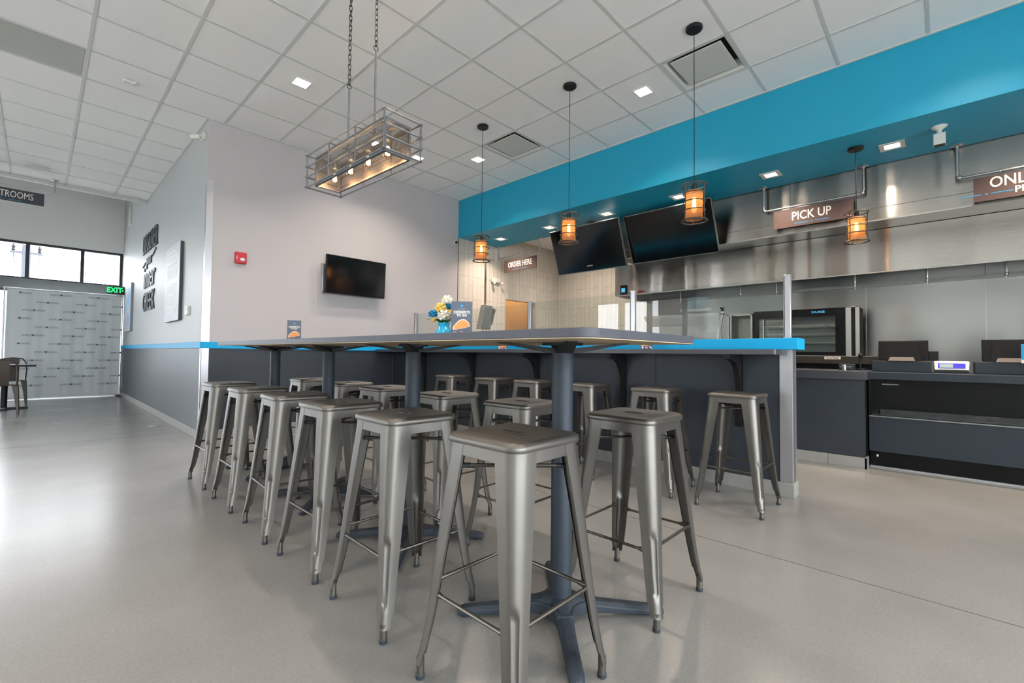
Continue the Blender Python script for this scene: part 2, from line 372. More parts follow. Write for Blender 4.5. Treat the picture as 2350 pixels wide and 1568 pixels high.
# kitchen tile walls with door opening
tw = MB().box(XB+.004, 5.70, YW, YW+.12, 0, ZB+.1).box(5.70, 6.26, YW, YW+.12, 0, 3.35).box(6.26, 7.15, YW, YW+.12, 2.085, 3.35).box(7.15, XK, YW, YW+.12, 0, 3.35)
struct(tw.build('wall_kitchen_left', 'subway_x', smooth=0))
struct(bx('trim_6', 'steel_plain', (5.69, 5.735, YW-.012, YW, 0, 2.9)))
struct(bx('trim_7', 'black_metal', (XB-.002, XB+.006, YW-.006, YW, 1.1, ZB)))
struct(bx('wall_kitchen_back', 'subway_y', (XK, XK+.12, 4.02, YW+.12, 0, 3.35)))
struct(bx('wall_kitchen_back_plain', 'wall', (XK, XK+.12, YN, 4.02, 0, 3.35)))
# steel lining
sw = MB()
for a, b in ((.765, 4.02), (-.376, .757), (-1.52, -.384), (YN+.02, -1.528)): sw.box(XK-.012, XK-.001, a, b, .9, 2.6)
bs = sw.build('steel_backsplash', 'steel_wall', smooth=0); tag(bs, 'brushed stainless backsplash lining the kitchen wall under the hood', 'backsplash')
[MB().box(XK-.02, XK-.012, yy, yy+.008, .9, 2.0).build('seam_strip', 'alu', bs, smooth=0) for yy in (.757, -.384)]
# back room seen through the kitchen doorway
struct(MB().box(6.1, 7.4, 7.6, 7.7, 0, 3).box(6.1, 6.2, YW+.12, 7.6, 0, 3).box(7.3, 7.4, YW+.12, 7.6, 0, 3).box(6.1, 7.4, YW+.12, 7.7, 3, 3.05).box(6.1, 7.4, YW+.12, 7.7, -.1, 0).build('wall_corridor', 'tan', smooth=0))
hb = thing('notice_board', 'dark framed board hung on the tan wall beyond the doorway', 'board', (7.0, 7.59, 1.2)); bx('frame', 'black_metal', (-.15, .15, -.02, 0, .1, .45), hb); bx('panel', 'steel_plain', (-.13, .13, -.026, -.02, .12, .43), hb)
l = bpy.data.lights.new('corridor_lamp', 'POINT'); l.energy = 18; l.color = (1, .86, .68); l.shadow_soft_size = .1
lo = bpy.data.objects.new('corridor_lamp', l); lo.location = (6.7, 6.9, 2.7); COL.objects.link(lo)

# outer walls with windows
def window_wall(name, axis, pos, outer, spans, a0, a1, z1, sill=.12, zt=2.6, band=None, matl='wall'):
    """axis 'x': wall plane x=pos running along y ; axis 'y': plane y=pos along x"""
    w_ = MB(); lo_, hi_ = min(pos, outer), max(pos, outer)
    def b(p, q, z0, z1_):
        if q-p > .001 and z1_-z0 > .001:
            if axis == 'x': w_.box(lo_, hi_, p, q, z0, z1_)
            else: w_.box(p, q, lo_, hi_, z0, z1_)
    cur = a0
    for (p, q) in spans:
        b(cur, p, 0, z1); b(p, q, 0, sill)
        if band: b(p, q, band[0], band[1]); b(p, q, band[2], z1)
        else: b(p, q, zt, z1)
        cur = q
    b(cur, a1, 0, z1)
    return struct(w_.build(name, matl, smooth=0))
WN = [0]
def window(axis, pos, p, q, z0, z1, muls, hbar=(), fw=.05):
    WN[0] += 1; fr = MB(); c = pos; d = .05
    def b(mb, a0, a1, zz0, zz1, t=d):
        if axis == 'x': mb.box(c-t, c+t, a0, a1, zz0, zz1)
        else: mb.box(a0, a1, c-t, c+t, zz0, zz1)
    b(fr, p, p+fw, z0, z1); b(fr, q-fw, q, z0, z1); b(fr, p+fw, q-fw, z0, z0+fw); b(fr, p+fw, q-fw, z1-fw, z1)
    for m_, mw in muls: b(fr, m_-mw/2, m_+mw/2, z0+fw, z1-fw)
    for hz in hbar: b(fr, p+fw, q-fw, hz-.03, hz+.03, .045)
    f = struct(fr.build('window_%d' % WN[0], 'frame_black', smooth=0))
    pn = MB(); b(pn, p+fw, q-fw, z0+fw, z1-fw, .004); pn.build('pane', 'pane', f, smooth=0)
window_wall('wall_street', 'x', XL, XL-.15, [(-2.9, 2.3), (4.0, 7.68)], YN-.15, YF, 4.95)
window('x', XL-.08, -2.9, 2.3, .12, 2.6, [(-1.6, .08), (-.3, .08), (1.0, .08)])
window('x', XL-.08, 4.0, 7.68, .12, 2.6, [(4.92, .10), (5.92, .12), (6.8, .16)])
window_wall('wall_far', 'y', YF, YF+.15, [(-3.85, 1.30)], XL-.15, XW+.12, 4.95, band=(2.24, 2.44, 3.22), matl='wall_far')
window('y', YF+.06, -3.85, 1.30, .12, 2.24, [(-2.66, .06), (-1.84, .06), (-1.02, .06), (-.19, .06), (.63, .06)])
window('y', YF+.06, -3.85, 1.30, 2.44, 3.22, [(-2.66, .06), (-1.84, .06), (-1.02, .06), (-.19, .06), (.63, .06)])
struct(bx('trim_8', 'spandrel', (-3.85, 1.30, YF-.03, YF, 2.24, 2.46)))
window_wall('wall_near', 'y', YN, YN-.15, [(-3.4, 4.2)], XL-.15, XK+.15, 4.4)
window('y', YN-.08, -3.4, 4.2, .12, 2.6, [(-1.9, .08), (-.4, .08), (1.1, .08), (2.6, .08)])

# ------------------------------------------------------------------ outside
struct(bx('floor_outside', 'ground', (-120, 120, -120, 160, -.45, -.25)))
pb = thing('brick_building', 'brown brick building with pale stone ground floor across the street', 'building', (-16, 0, -.25))
bx('wall', 'brick', (-8, 0, -16, 11.4, 3.4, 12), pb); bx('ground_floor', 'stone', (-8, .1, -16, 11.3, 0, 2.9), pb)
MB().prism([(0, 0), (.7, .42), (.7, .55), (0, .55)], Matrix(((1, 0, 0, 0), (0, 0, 1, -16), (0, 1, 0, 2.88), (0, 0, 0, 1))), 27.9).build('cornice', 'stone', pb, smooth=0)
for k in range(6):
    y = 9.3-4.2*k
    f = bx('window', 'frame_black', (0, .06, y-.65, y+.65, 3.75, 5.6), pb)
    MB().box(.06, .08, y-.60, y-.03, 3.80, 5.55).box(.06, .08, y+.03, y+.60, 3.80, 5.55).build('pane', 'dull_glass', f, smooth=0)
    bx('window_sill', 'stone', (0, .18, y-.8, y+.8, 3.6, 3.75), pb)
    s_ = bx('shop_window', 'frame_black', (.1, .14, y-1.5, y+1.5, .6, 2.2), pb)
    MB().box(.14, .16, y-1.42, y-.04, .68, 2.12).box(.14, .16, y+.04, y+1.42, .68, 2.12).build('pane', 'lcd', s_, smooth=0)
up = thing('utility_pole', 'grey utility pole with two insulators outside the upper window', 'pole', (-.38, 25, -.25))
MB().lathe([(.15, 0), (.11, 7.5)], n=12).build('pole', 'wood_pole', up)
MB().box(-.42, .42, -.05, .05, 4.85, 4.93).build('crossarm', 'wood_pole', up, smooth=0)
for sx in (-1, 1):
    MB().lathe([(.03, 4.93), (.07, 4.97), (.03, 5.02), (.07, 5.08), (.03, 5.14), (.02, 5.2)], (sx*.34, 0), 10).build('insulator', 'black_metal', up)
    MB().tube([(sx*.34, 0, 5.0), (sx*.33, 0, 4.7), (sx*.28, 0, 4.45), (sx*.1, 0, 4.3)], .012, 6).build('wire', 'black_metal', up)
hs = thing('neighbour_house', 'pale house with blue roof seen through the lower left window', 'house', (-6, 40, -.25))
bx('wall', 'house', (-5, 4.9, 0, 6, 0, 1.9), hs)
MB().prism([(-.4, 1.9), (3, 3.4), (6.4, 1.9)], Matrix(((0, 0, 1, -5.3), (1, 0, 0, 0), (0, 1, 0, 0), (0, 0, 0, 1))), 10.5).build('roof', 'house_roof', hs, smooth=0)
MB().box(-5, 6, -6, -5.95, .9, 1.0).box(-5, 6, -6, -5.95, .5, .6).build('fence', 'white_plastic', hs, smooth=0)

# ------------------------------------------------------------------ bar stools
def leg_mesh(sx, sy):
    mb = MB(); rings = []
    zs = [.7375, .70, .66, .60, .52, .44, .36, .335, .325, .31, .25, .18, .135, .125, .115, .095, .085, .06, .048]
    for z in zs:
        t = max(0, (.7375-z)/.689); c = .1525+.058*t+.007*max(0, (.25-z)/.2)**2; wd = .086-.046*t**.95; r = .046-.024*t
        if z < .09: wd -= .006
        th = .0022; g = .0045 if .12 < z < .33 else 0
        def sec(off):
            cc = c-off; pts = [(cc, c-wd)]
            pts.append((cc, c-(wd+r)/2))
            for k in range(9):
                a = math.pi/2*k/8; px = c-r+(r-off)*math.cos(a); py = c-r+(r-off)*math.sin(a)
                if 3 <= k <= 5 and g: px -= g; py -= g
                pts.append((px, py))
            pts.append((c-(wd+r)/2, cc)); pts.append((c-wd, cc)); return pts
        o, i = sec(0), sec(th)
        # small return lip at the free edges
        lip = [(c-.009*(1-.4*t), c-wd-.001)]
        ring = o + [(c-wd-.001, c-.009*(1-.4*t))] + list(reversed(i)) + lip
        rings.append([(sx*x, sy*y, z) for x, y in ring])
    mb.loft(rings); return mb
def seat_rings():
    def sq(h, r, z, n=7):
        pts = []
        for q, (cx, cy) in enumerate(((1, 1), (-1, 1), (-1, -1), (1, -1))):
            for k in range(n):
                a = math.pi/2*(q+k/(n-1)); pts.append((cx*(h-r)+r*math.cos(a), cy*(h-r)+r*math.sin(a), z))
        return pts
    return sq
SQ = seat_rings()
def make_stool(name='bar_stool', hgt=0):
    t = thing(name, '', 'stool')
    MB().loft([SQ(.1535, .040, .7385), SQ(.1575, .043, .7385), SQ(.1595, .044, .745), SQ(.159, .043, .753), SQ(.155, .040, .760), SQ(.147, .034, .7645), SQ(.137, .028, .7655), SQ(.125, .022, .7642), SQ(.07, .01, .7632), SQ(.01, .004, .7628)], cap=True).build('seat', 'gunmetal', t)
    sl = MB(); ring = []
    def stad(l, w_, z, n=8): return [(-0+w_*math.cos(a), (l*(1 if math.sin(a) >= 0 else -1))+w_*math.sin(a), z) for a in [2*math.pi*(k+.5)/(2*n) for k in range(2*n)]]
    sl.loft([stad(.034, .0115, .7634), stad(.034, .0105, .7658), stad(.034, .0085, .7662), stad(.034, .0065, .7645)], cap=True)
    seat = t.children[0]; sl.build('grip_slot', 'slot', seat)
    # apron just under the rim, a loft around the square with lower edge dipping at the legs
    MB().loft([SQ(.1515, .040, .74), SQ(.1545, .042, .704), SQ(.1525, .040, .704), SQ(.1495, .038, .74)], cap=False).build('apron', 'gunmetal', t)
    for sx in (1, -1):
        for sy in (1, -1):
            lg = leg_mesh(sx, sy).build('leg', 'gunmetal', t, smooth=50)
            MB().lathe([(.0125, .012), (.0125, .066)], (sx*.2015, sy*.2015), 14).build('foot_tube', 'gunmetal', lg)
            MB().lathe([(.0135, 0), (.0145, .003), (.0145, .013), (.0125, .015)], (sx*.2015, sy*.2015), 14).build('rubber_cap', 'rubber', lg)
    for s in (1, -1):
        for ax in (0, 1):
            z = .292 if ax == 0 else .272; a = .190; e = .150
            def P(u, v): return (u, s*v, z) if ax == 0 else (s*v, u, z)
            mb = MB().tube([P(-e, a-.006), P(-e+.03, a-.006), P(e-.03, a-.006), P(e, a-.006)], .0058, 8)
            for q in (-1, 1):
                rg = []
                for u, hh in ((e-.034, .005), (e-.022, .009), (e+.006, .011)):
                    rg.append([(P(q*u, a-.006+dv)[0], P(q*u, a-.006+dv)[1], z+dz) for dv, dz in ((-.002, -hh), (.002, -hh), (.002, hh), (-.002, hh))])
                mb.loft(rg)
            mb.build('foot_rail', 'gun_rod', t)
    for s in (1, -1):
        br = MB().tube([(-.139, -s*.139, .664+.005*s), (.139, s*.139, .664+.005*s)], .0062, 8).build('cross_brace', 'gun_rod', t)
        for q in (-1, 1):
            c = .108*q; d = .012*q; MB().tube([(c-d, s*(c-d), .664+.005*s), (c+d, s*(c+d), .664+.005*s)], .0085, 10).build('rubber_clamp', 'rubber', br)
    return t
ORD = ['nearest the camera', 'second from the camera', 'third from the camera', 'fourth from the camera', 'fifth from the camera', 'farthest from the camera']
spots = []
for k, y in enumerate((1.003, 1.623, 2.203, 2.785, 3.435, 4.12)):
    lab = ('big gunmetal stool at the front centre, filling the bottom of the picture' if k == 0 else
           'gunmetal backless stool, left row along the high table, %s' % ORD[k] if k < 5 else 'gunmetal stool at the far left end of the left row by the wall corner')
    spots.append((1.066-(.012 if k == 0 else 0), y-(.012 if k == 0 else 0), lab, 'bar stools along the near side of the long high table'))
for k, y in enumerate((.975, 1.635, 2.285, 2.985, 3.60, 4.32)):
    lab = ('gunmetal stool right of the front table pedestal, nearest of the right row' if k == 0 else 'gunmetal stool on the bar side of the high table, %s' % ORD[k])
    spots.append((1.80, y, lab, 'bar stools along the far side of the long high table'))
for k, y in enumerate((1.030, 1.62, 2.27, 2.88, 3.44, 4.12)):
    lab = ('gunmetal stool standing alone by the silver end post of the bar' if k == 0 else 'gunmetal stool tucked at the dark bar wall, %s' % {1: 'second from the silver end post', 2: 'third from the silver end post', 3: 'fourth from the silver end post', 4: 'fifth from the silver end post', 5: 'farthest from the silver end post'}[k])
    spots.append((3.34, y, lab, 'bar stools in front of the blue topped bar'))
st0 = make_stool()
for k, (x, y, lab, gr) in enumerate(spots):
    o = st0 if k == 0 else copy_tree(st0)
    o.location = (x, y, 0); o['label'] = lab; o['group'] = gr
    o.rotation_euler = (0, 0, R([0, -1, .6, -3, -.5, 1.2, 0, 1, -1, .5, 1, -1, 0, .6, -1, 1, 0, -1][k]))

# ------------------------------------------------------------------ long high table
tt = thing('high_table', 'long grey laminate communal high table on four dark iron pedestals', 'table', (1.435, 2.59, 0))
def rrect(x0, x1, y0, y1, r, n=8):
    p = []
    for q, (cx, cy) in enumerate(((x1-r, y1-r), (x0+r, y1-r), (x0+r, y0+r), (x1-r, y0+r))):
        for k in range(n+1):
            a = math.pi/2*(q+k/n); p.append((cx+r*math.cos(a), cy+r*math.sin(a)))
    return p
MB().prism(rrect(-.387, .398, -1.88, 1.88, .065), Matrix.Translation((0, 0, 1.062)), .028).build('tabletop', 'table_top', tt, bevel=.002)
MB().prism(rrect(-.385, .396, -1.878, 1.878, .063), Matrix.Translation((0, 0, 1.0592)), .003).build('underside', 'table_under', tt, smooth=0)
def ped_parts(par, yc):
    y0 = yc-2.59
    col = MB().lathe([(.041, .06), (.041, 1.036), (.036, 1.05)], (0, y0), 28).build('column', 'iron', par)
    b = MB(); D = []
    for q in range(4):
        a = math.pi/4+q*math.pi/2; ca, sa = math.cos(a), math.sin(a); rg = []
        for d, hw, zb, zt in ((.0, .05, .02, .085), (.045, .048, .02, .082), (.07, .038, .022, .075), (.11, .031, .022, .066), (.2, .028, .02, .055), (.3, .026, .014, .045), (.37, .026, .01, .038), (.392, .022, .01, .032), (.402, .012, .012, .026)):
            zz = [(-hw, zb), (-hw, zt-.014), (-hw*.55, zt), (hw*.55, zt), (hw, zt-.014), (hw, zb)]
            rg.append([(ca*d-sa*u, y0+sa*d+ca*u, z) for u, z in zz])
        b.loft(rg)
        b.lathe([(.02, 0), (.02, .014)], (ca*.37, y0+sa*.37), 12)
    # filleted star joining the arms
    pts = []
    for q in range(4):
        a = math.pi/4+q*math.pi/2; ca, sa = math.cos(a), math.sin(a)
        for d, u in ((.058, -.058), (.072, -.046), (.095, -.036), (.13, -.031), (.13, .031), (.095, .036), (.072, .046)): pts.append((ca*d-sa*u, y0+sa*d+ca*u))
    b.prism(pts, Matrix.Translation((0, 0, .024)), .042)
    b.build('cross_base', 'iron', par, bevel=.003)
    s = MB(); s.prism(rrect(-.06, .06, y0-.06, y0+.06, .01, 2), Matrix.Translation((0, 0, 1.049)), .010)
    for q in range(4):
        a = math.pi/4+q*math.pi/2; ca, sa = math.cos(a), math.sin(a); rg = []
        for d, hw, z0, z1 in ((.02, .034, 1.016, 1.036), (.06, .032, 1.020, 1.040), (.2, .022, 1.046, 1.057), (.235, .021, 1.052, 1.0590), (.26, .018, 1.055, 1.0590)):
            rg.append([(ca*d-sa*u, y0+sa*d+ca*u, z) for u, z in ((-hw, z0), (-hw, z1), (hw, z1), (hw, z0))])
        s.loft(rg)
    s.build('spider_bracket', 'black_metal', par, smooth=0)
for yc in (1.09, 2.12, 3.165, 4.215): ped_parts(tt, yc)

def card(loc, rot, label, w_=.102, h_=.178, group='small dessert cards'):
    c = thing('menu_card', label, 'card', loc, rot, group)
    bx('panel', 'card_navy', (-w_/2, w_/2, -.002, .002, .0, h_), c)
    MB().prism([(-.004, 0), (.035, 0), (.035, .003), (-.004, .003)], Matrix(((0, 0, 1, -w_/2+.01), (1, 0, 0, .002), (0, 1, 0, 0), (0, 0, 0, 1))), w_-.02).build('stand_foot', 'card_navy', c, smooth=0)
    MB().text('DESSERTS', at(TY, 0, -.0025, h_*.70), .0185, .0004, .0006).text('TO GO', at(TY, 0, -.0025, h_*.615), .0155, .0004, .0005).build('lettering', 'petal_white', c, smooth=0)
    MB().text('LATHEO', at(TY, 0, -.0025, h_*.79), .0095, .0003).build('small_lettering', 'poster_dark', c, smooth=0)
    MB().prism([(-.008, .004), (0, .008), (.008, .004), (.005, -.003), (0, -.008), (-.005, -.003)], at(TY, 0, -.002, h_*.87), .0008).build('emblem', 'line_blue', c, smooth=0)
    P = [(-.043, -.022), (-.040, -.008), (-.028, .006), (-.014, .020), (.002, .027), (.018, .025), (.032, .014), (.040, .000), (.042, -.010), (.030, -.012), (.010, -.018), (-.015, -.022), (-.035, -.026)]
    MB().prism([(x*w_/.102, y) for x, y in P], at(TY, 0, -.002, h_*.36), .0010).build('pastry_edge', 'pastry_edge', c, smooth=0)
    MB().prism([(x*.93*w_/.102+.001, y*.88-.001) for x, y in P], at(TY, 0, -.0025, h_*.36), .0010).build('pastry_picture', 'pastry', c, smooth=0)
    MB().prism([(-.008, .008), (.008, .008), (.005, -.009), (-.005, -.009)], at(TY, -w_*.32, -.002, h_*.115), .001).build('cup_picture', 'cream', c, smooth=0)
    MB().prism([(.011*math.cos(a*.5), .011*math.sin(a*.5)) for a in range(12)], at(TY, 0, -.002, h_*.12), .001).build('berry_picture', 'pink', c, smooth=0)
    MB().prism([(-.011, .009), (-.002, .010), (.012, -.006), (.010, -.010), (-.006, -.001)], at(TY, w_*.33, -.002, h_*.115), .001).build('slice_picture', 'pastry_edge', c, smooth=0)
    return c
card((1.43, 1.705, 1.0902), R(-44), 'navy DESSERTS TO GO card on the high table beside the flowers')
card((1.43, 3.80, 1.0902), R(-24), 'navy DESSERTS TO GO card alone near the far end of the high table')
card((3.60, 1.838, 1.0662), R(-72), 'dessert card standing on the bar counter, lower edge showing under the high table', h_=.15)
card((3.60, 3.58, 1.0662), R(-58), 'small card on the bar counter seen in the gap below the tabletop', w_=.11, h_=.12)

# flowers in a blue vase
fv = thing('flower_arrangement', 'blue glass vase of yellow, white and teal flowers on the high table', 'flowers', (1.43, 1.845, 1.0902))
MB().lathe([(.036, 0), (.044, .008), (.046, .02), (.034, .045), (.026, .062), (.032, .078), (.029, .078), (.022, .06), (.03, .045), (.04, .02), (.03, .012)], n=20).build('vase', 'vase', fv)
def bloom(parent, c, r, m, n=26, name='bloom'):
    b = MB(); rnd = random.Random(int(c[0]*1e5+c[2]*1e4))
    b.sphere(c, r*.55, 10, 7)
    for k in range(n):
        z = 1-1.5*(k+.5)/n; a = k*2.39996; s = math.sqrt(max(0, 1-z*z)); d = Vector((s*math.cos(a), s*math.sin(a), z)).normalized()
        u = d.cross(Vector((0, 0, 1)) if abs(d.z) < .9 else Vector((1, 0, 0))).normalized(); v = d.cross(u)
        L = r*(1.0+.15*rnd.random()); W = r*.34; C = Vector(c)
        ring = []
        for f_, wd in ((.45, .5), (.75, 1), (1.0, .75)):
            o = C+d*L*f_; ring.append([o-u*W*wd-v*W*.25, o-v*W*.5*wd, o+u*W*wd-v*W*.25, o+v*W*.55*wd])
        b.loft(ring)
    return b.build(name, m, parent)
for c, r, m in (((.010, -.01, .190), .028, 'petal_white'), ((.018, 0, .160), .026, 'petal_blue'), ((-.022, 0, .150), .030, 'petal_yellow'), ((-.052, .02, .118), .024, 'petal_blue'), ((-.020, -.028, .108), .034, 'petal_white'), ((.018, -.022, .120), .028, 'petal_yellow'), ((.03, .01, .14), .022, 'petal_white'), ((-.050, .02, .088), .015, 'petal_yellow')):
    bloom(fv, c, r, m)
lv = MB()
for k in range(16):
    a = k*2.4; L = .05+.02*(k % 3); z = .072+.004*(k % 4); c, s = math.cos(a), math.sin(a)
    lv.loft([[(c*d-s*u, s*d+c*u, z+h_), (c*d+s*u, s*d-c*u, z+h_), (c*d, s*d, z+h_-.002)] for d, u, h_ in ((.012, .003, 0), (L*.5, .010, .018), (L*.85, .007, .02), (L, .001, .014))])
lv.build('leaves', 'leaf', fv)
sm = MB()
for c in ((.010, -.01, .17), (-.022, 0, .13), (-.05, .02, .1), (.018, -.02, .1), (-.02, -.02, .09)): sm.tube([(0, 0, .02), (c[0]*.4, c[1]*.4, .08), c], .0016, 5)
sm.build('stems', 'stem_green', fv)

# ------------------------------------------------------------------ bar wall, counter, ledge, glass
bw = thing('bar_partition', 'slate panelled half wall of the bar ending in a silver post', 'bar', (3.79, .80, 0))
bx('core_panel', 'wainscot', (0, .10, .075, 5.352, .10, 1.068), bw)
MB().box(-.004, 0, 1.045, 1.051, .1, 1.03).box(-.004, 0, 2.26, 2.266, .1, 1.03).box(-.004, 0, 3.48, 3.486, .1, 1.03).build('panel_seam', 'dark_gap', bw, smooth=0)
MB().box(-.006, .0, -.005, .075, .10, 1.04).box(0, .028, -.008, .075, .10, 1.068).box(.075, .106, -.008, .075, .10, 1.068).build('end_post', 'alu', bw, smooth=0)
bx('channel', 'alu_dark', (.028, .075, .003, .075, .10, 1.068), bw)
bbt = MB(); y = -.014
bbt.box(-.022, .0, -.016, 5.35, 0, .10).box(0, .116, -.016, .075, 0, .10).box(.10, .116, .075, 5.35, 0, .10)
bbt.build('base_tiles', 'base_tile', bw, bevel=.002)
MB().box(-.0225, -.021, .62, .623, 0, .1).box(-.0225, -.021, 1.23, 1.233, 0, .1).box(-.0225, -.021, 1.84, 1.843, 0, .1).box(-.0225, -.021, 2.45, 2.453, 0, .1).build('grout_line', 'dark_gap', bw, smooth=0)
led = bx('bar_ledge', 'blue', (3.735, 3.955, .747, YW-.031, 1.0685, 1.152), bevel=.004); tag(led, 'bright blue raised ledge running along the top of the bar wall', 'ledge')
bc = MB().prism(rrect(3.475, 3.788, .825, YW-.014, .02, 3), Matrix.Translation((0, 0, 1.030)), .036).build('bar_countertop', 'counter_dark', bevel=.002)
tag(bc, 'narrow charcoal bar countertop below the blue ledge', 'countertop')
def bracket():
    t = thing('counter_bracket', 'black curved steel bracket under the bar countertop', 'bracket')
    P = [(0, .49), (-.012, .49), (-.016, .60), (-.03, .76), (-.055, .86), (-.10, .935), (-.16, .975), (-.27, .995), (-.27, 1.0295), (0, 1.0295)]
    MB().prism([(x, z) for x, z in P], Matrix(((1, 0, 0, 0), (0, 0, 1, -.019), (0, 1, 0, 0), (0, 0, 0, 1))), .038).build('web_plate', 'black_metal', t, smooth=0)
    bx('wall_flange', 'black_metal', (-.004, 0, -.03, .03, .47, 1.0), t)
    return t
br0 = bracket()
for k, (y, lb) in enumerate(((1.155, 'nearest the silver end post'), (2.165, 'second from the silver end post'), (3.22, 'third from the silver end post'), (4.27, 'fourth from the silver end post'), (5.3, 'farthest from the silver end post'))):
    o = br0 if k == 0 else copy_tree(br0); o.location = (3.7895, y, 0); o['label'] = 'black curved steel bracket under the bar counter, %s' % lb; o['group'] = 'brackets under the bar countertop'
def gpost(y, h, lab):
    t = thing('glass_post', lab, 'post', (3.85, y, 1.1525), 0, 'silver posts of the glass guard')
    bx('post', 'alu', (-.022, .022, -.024, .024, 0, h), t, bevel=.003)
    bx('glass_channel', 'alu_dark', (-.0225, -.0215, .014, .020, .01, h-.01), t)
for y, h, lab in ((.835, .476, 'tallest silver glass post at the near end of the blue ledge'), (2.10, .470, 'silver glass post standing behind the table corner'), (3.39, .466, 'silver glass post left of the table corner beside the tan doorway'), (5.63, .46, 'silver glass post at the far left end by the flowers')): gpost(y, h, lab)
for a, b, h, lab in ((.860, 2.075, .455, 'clear guard glass at the near end of the bar, right of the table corner'), (2.125, 3.365, .45, 'clear guard glass in the middle of the bar between two posts'), (3.415, 5.605, .44, 'clear guard glass at the far end of the bar behind the flowers')):
    g = bx('guard_glass', 'guard', (3.844, 3.854, a, b, 1.1525, 1.1525+h)); tag(g, lab, 'glass panel', 'glass guard panels on the bar')

# ------------------------------------------------------------------ ceiling fittings
def lamp(parent, loc, watts, col, size, spread=125, kind='AREA'):
    l = bpy.data.lights.new('lamp', 'AREA'); l.energy = watts; l.color = col; l.shape = 'SQUARE'; l.size = size; l.spread = R(spread)
    o = bpy.data.objects.new('lamp', l); COL.objects.link(o); o.parent = parent; o.location = loc; return o
def downlight(x, y, lab, watts=None):
    t = thing('ceiling_downlight', lab, 'ceiling light', (x, y, H), 0, 'square ceiling downlights')
    bx('lens', 'lens', (-.068, .068, -.068, .068, -.003, .002), t)
    MB().box(-.082, .082, -.082, -.068, -.005, .002).box(-.082, .082, .068, .082, -.005, .002).box(-.082, -.068, -.068, .068, -.005, .002).box(.068, .082, -.068, .068, -.005, .002).build('trim_ring', 'white_plastic', t, smooth=0)
    lamp(t, (0, 0, -.012), watts or LAMP_W, (1, .84, .72), .13)
for x, y, lab in ((1.756, 4.634, 'square downlight left of the chandelier chains'), (4.203, 2.19, 'square downlight between the two right pendant cords'), (4.153, 4.649, 'small square downlight beside the farthest pendant cord'),
                  (3.555, 5.246, 'square downlight just right of the chandelier cage'), (2.95, 5.28, 'square downlight seen through the chandelier mesh'),
                  (1.756, 2.19, 'square downlight'), (-.68, 4.634, 'square downlight'), (-.68, 2.19, 'square downlight'), (-.68, 7.07, 'square downlight'), (1.756, -.25, 'square downlight'), (4.203, -.25, 'square downlight'), (-.68, -.25, 'square downlight'), (-3.1, 2.19, 'square downlight'), (-3.1, 7.07, 'square downlight')):
    if lab == 'square downlight': lab = 'square ceiling downlight over the dining room outside the picture'
    downlight(x, y, lab, 10 if abs(y-5.26) < .05 else None)
SL = ['square soffit light nearest the tile wall', 'square soffit light left of the first hanging television', 'square soffit light above the gap before the left television', 'square soffit light above the left television corner', 'square soffit light above the PICK UP sign', 'square soffit light between the nearest pendant and the white sensor', 'square soffit light beyond the right edge']
SL[3] = 'square soffit light beside the third pendant, above the right television'; SL[2] = 'square soffit light above the left television'; SL[1] = 'square soffit light between the ORDER HERE sign and the second pendant'
for k in range(8):
    y = [5.64, 4.54, 3.48, 2.42, 1.37, .33, -.73, -1.8][k]
    t = thing('soffit_light', SL[k] if k < 6 else 'square soffit light outside the right edge of the picture', 'ceiling light', (5.60, y, ZB), 0, 'square lights in the teal soffit')
    MB().box(-.095, .095, -.095, -.058, -.006, .002).box(-.095, .095, .058, .095, -.006, .002).box(-.095, -.058, -.058, .058, -.006, .002).box(.058, .095, -.058, .058, -.006, .002).build('trim_plate', 'white_plastic', t, smooth=0)
    bx('lens', 'lens_warm', (-.058, .058, -.058, .058, -.002, .002), t)
    lamp(t, (0, 0, -.012), SOFF_W, (1, .80, .64), .11)
for k, (i, j) in enumerate(((6, -6), (6, -2))):
    x0, y0 = GX+G*i, GY+G*j
    t = thing('air_diffuser', ['large square ceiling air diffuser near the beam on the right', 'square ceiling air diffuser beside the farthest pendant canopy'][k], 'vent', (x0+G/2, y0+G/2, H), 0, 'square ceiling diffusers')
    def sq2(h, z): return [(h, h, z), (-h, h, z), (-h, -h, z), (h, -h, z)]
    MB().loft([sq2(.298, 0), sq2(.275, .001), sq2(.262, .02), sq2(.235, .075), sq2(.235, .09)], cap=False).build('cone_frame', 'vent_paint', t, smooth=0)
    bx('throat', 'dark_gap', (-.30, .30, -.30, .30, .088, .10), t)
    MB().loft([sq2(.222, .008), sq2(.226, .012), sq2(.226, .018)], cap=True).build('face_plate', 'vent_paint', t, smooth=0)
    MB().box(-.008, .008, -.008, .008, .016, .09).build('hanger', 'vent_paint', t, smooth=0)
x0, y0 = GX-G, GY+G
t = thing('return_grille', 'grey square return air grille in the ceiling at the left edge', 'vent', (x0+G/2, y0+G/2, H))
bx('plate', 'vent_paint', (-.3, .3, -.3, .3, .03, .04), t); MB().box(-.3, .3, -.3, -.285, 0, .03).box(-.3, .3, .285, .3, 0, .03).box(-.3, -.285, -.285, .285, 0, .03).box(.285, .3, -.285, .285, 0, .03).build('frame', 'vent_paint', t, smooth=0)
g_ = MB()
for k in range(26): g_.box(-.28, .28, -.275+k*.022, -.272+k*.022, .004, .03)
g_.build('fins', 'vent_paint', t, smooth=0)
t = thing('ceiling_speaker', 'round white speaker flush in the ceiling near the far edge', 'speaker', (-.078, 9.70, H)); MB().lathe([(.13, 0), (.13, -.008), (.11, -.012), (.0, -.012)], n=28, cap=False).build('grille', 'vent_paint', t); MB().lathe([(.135, 0), (.135, -.006), (.128, -.009)], n=28, cap=False).build('ring', 'white_plastic', t)
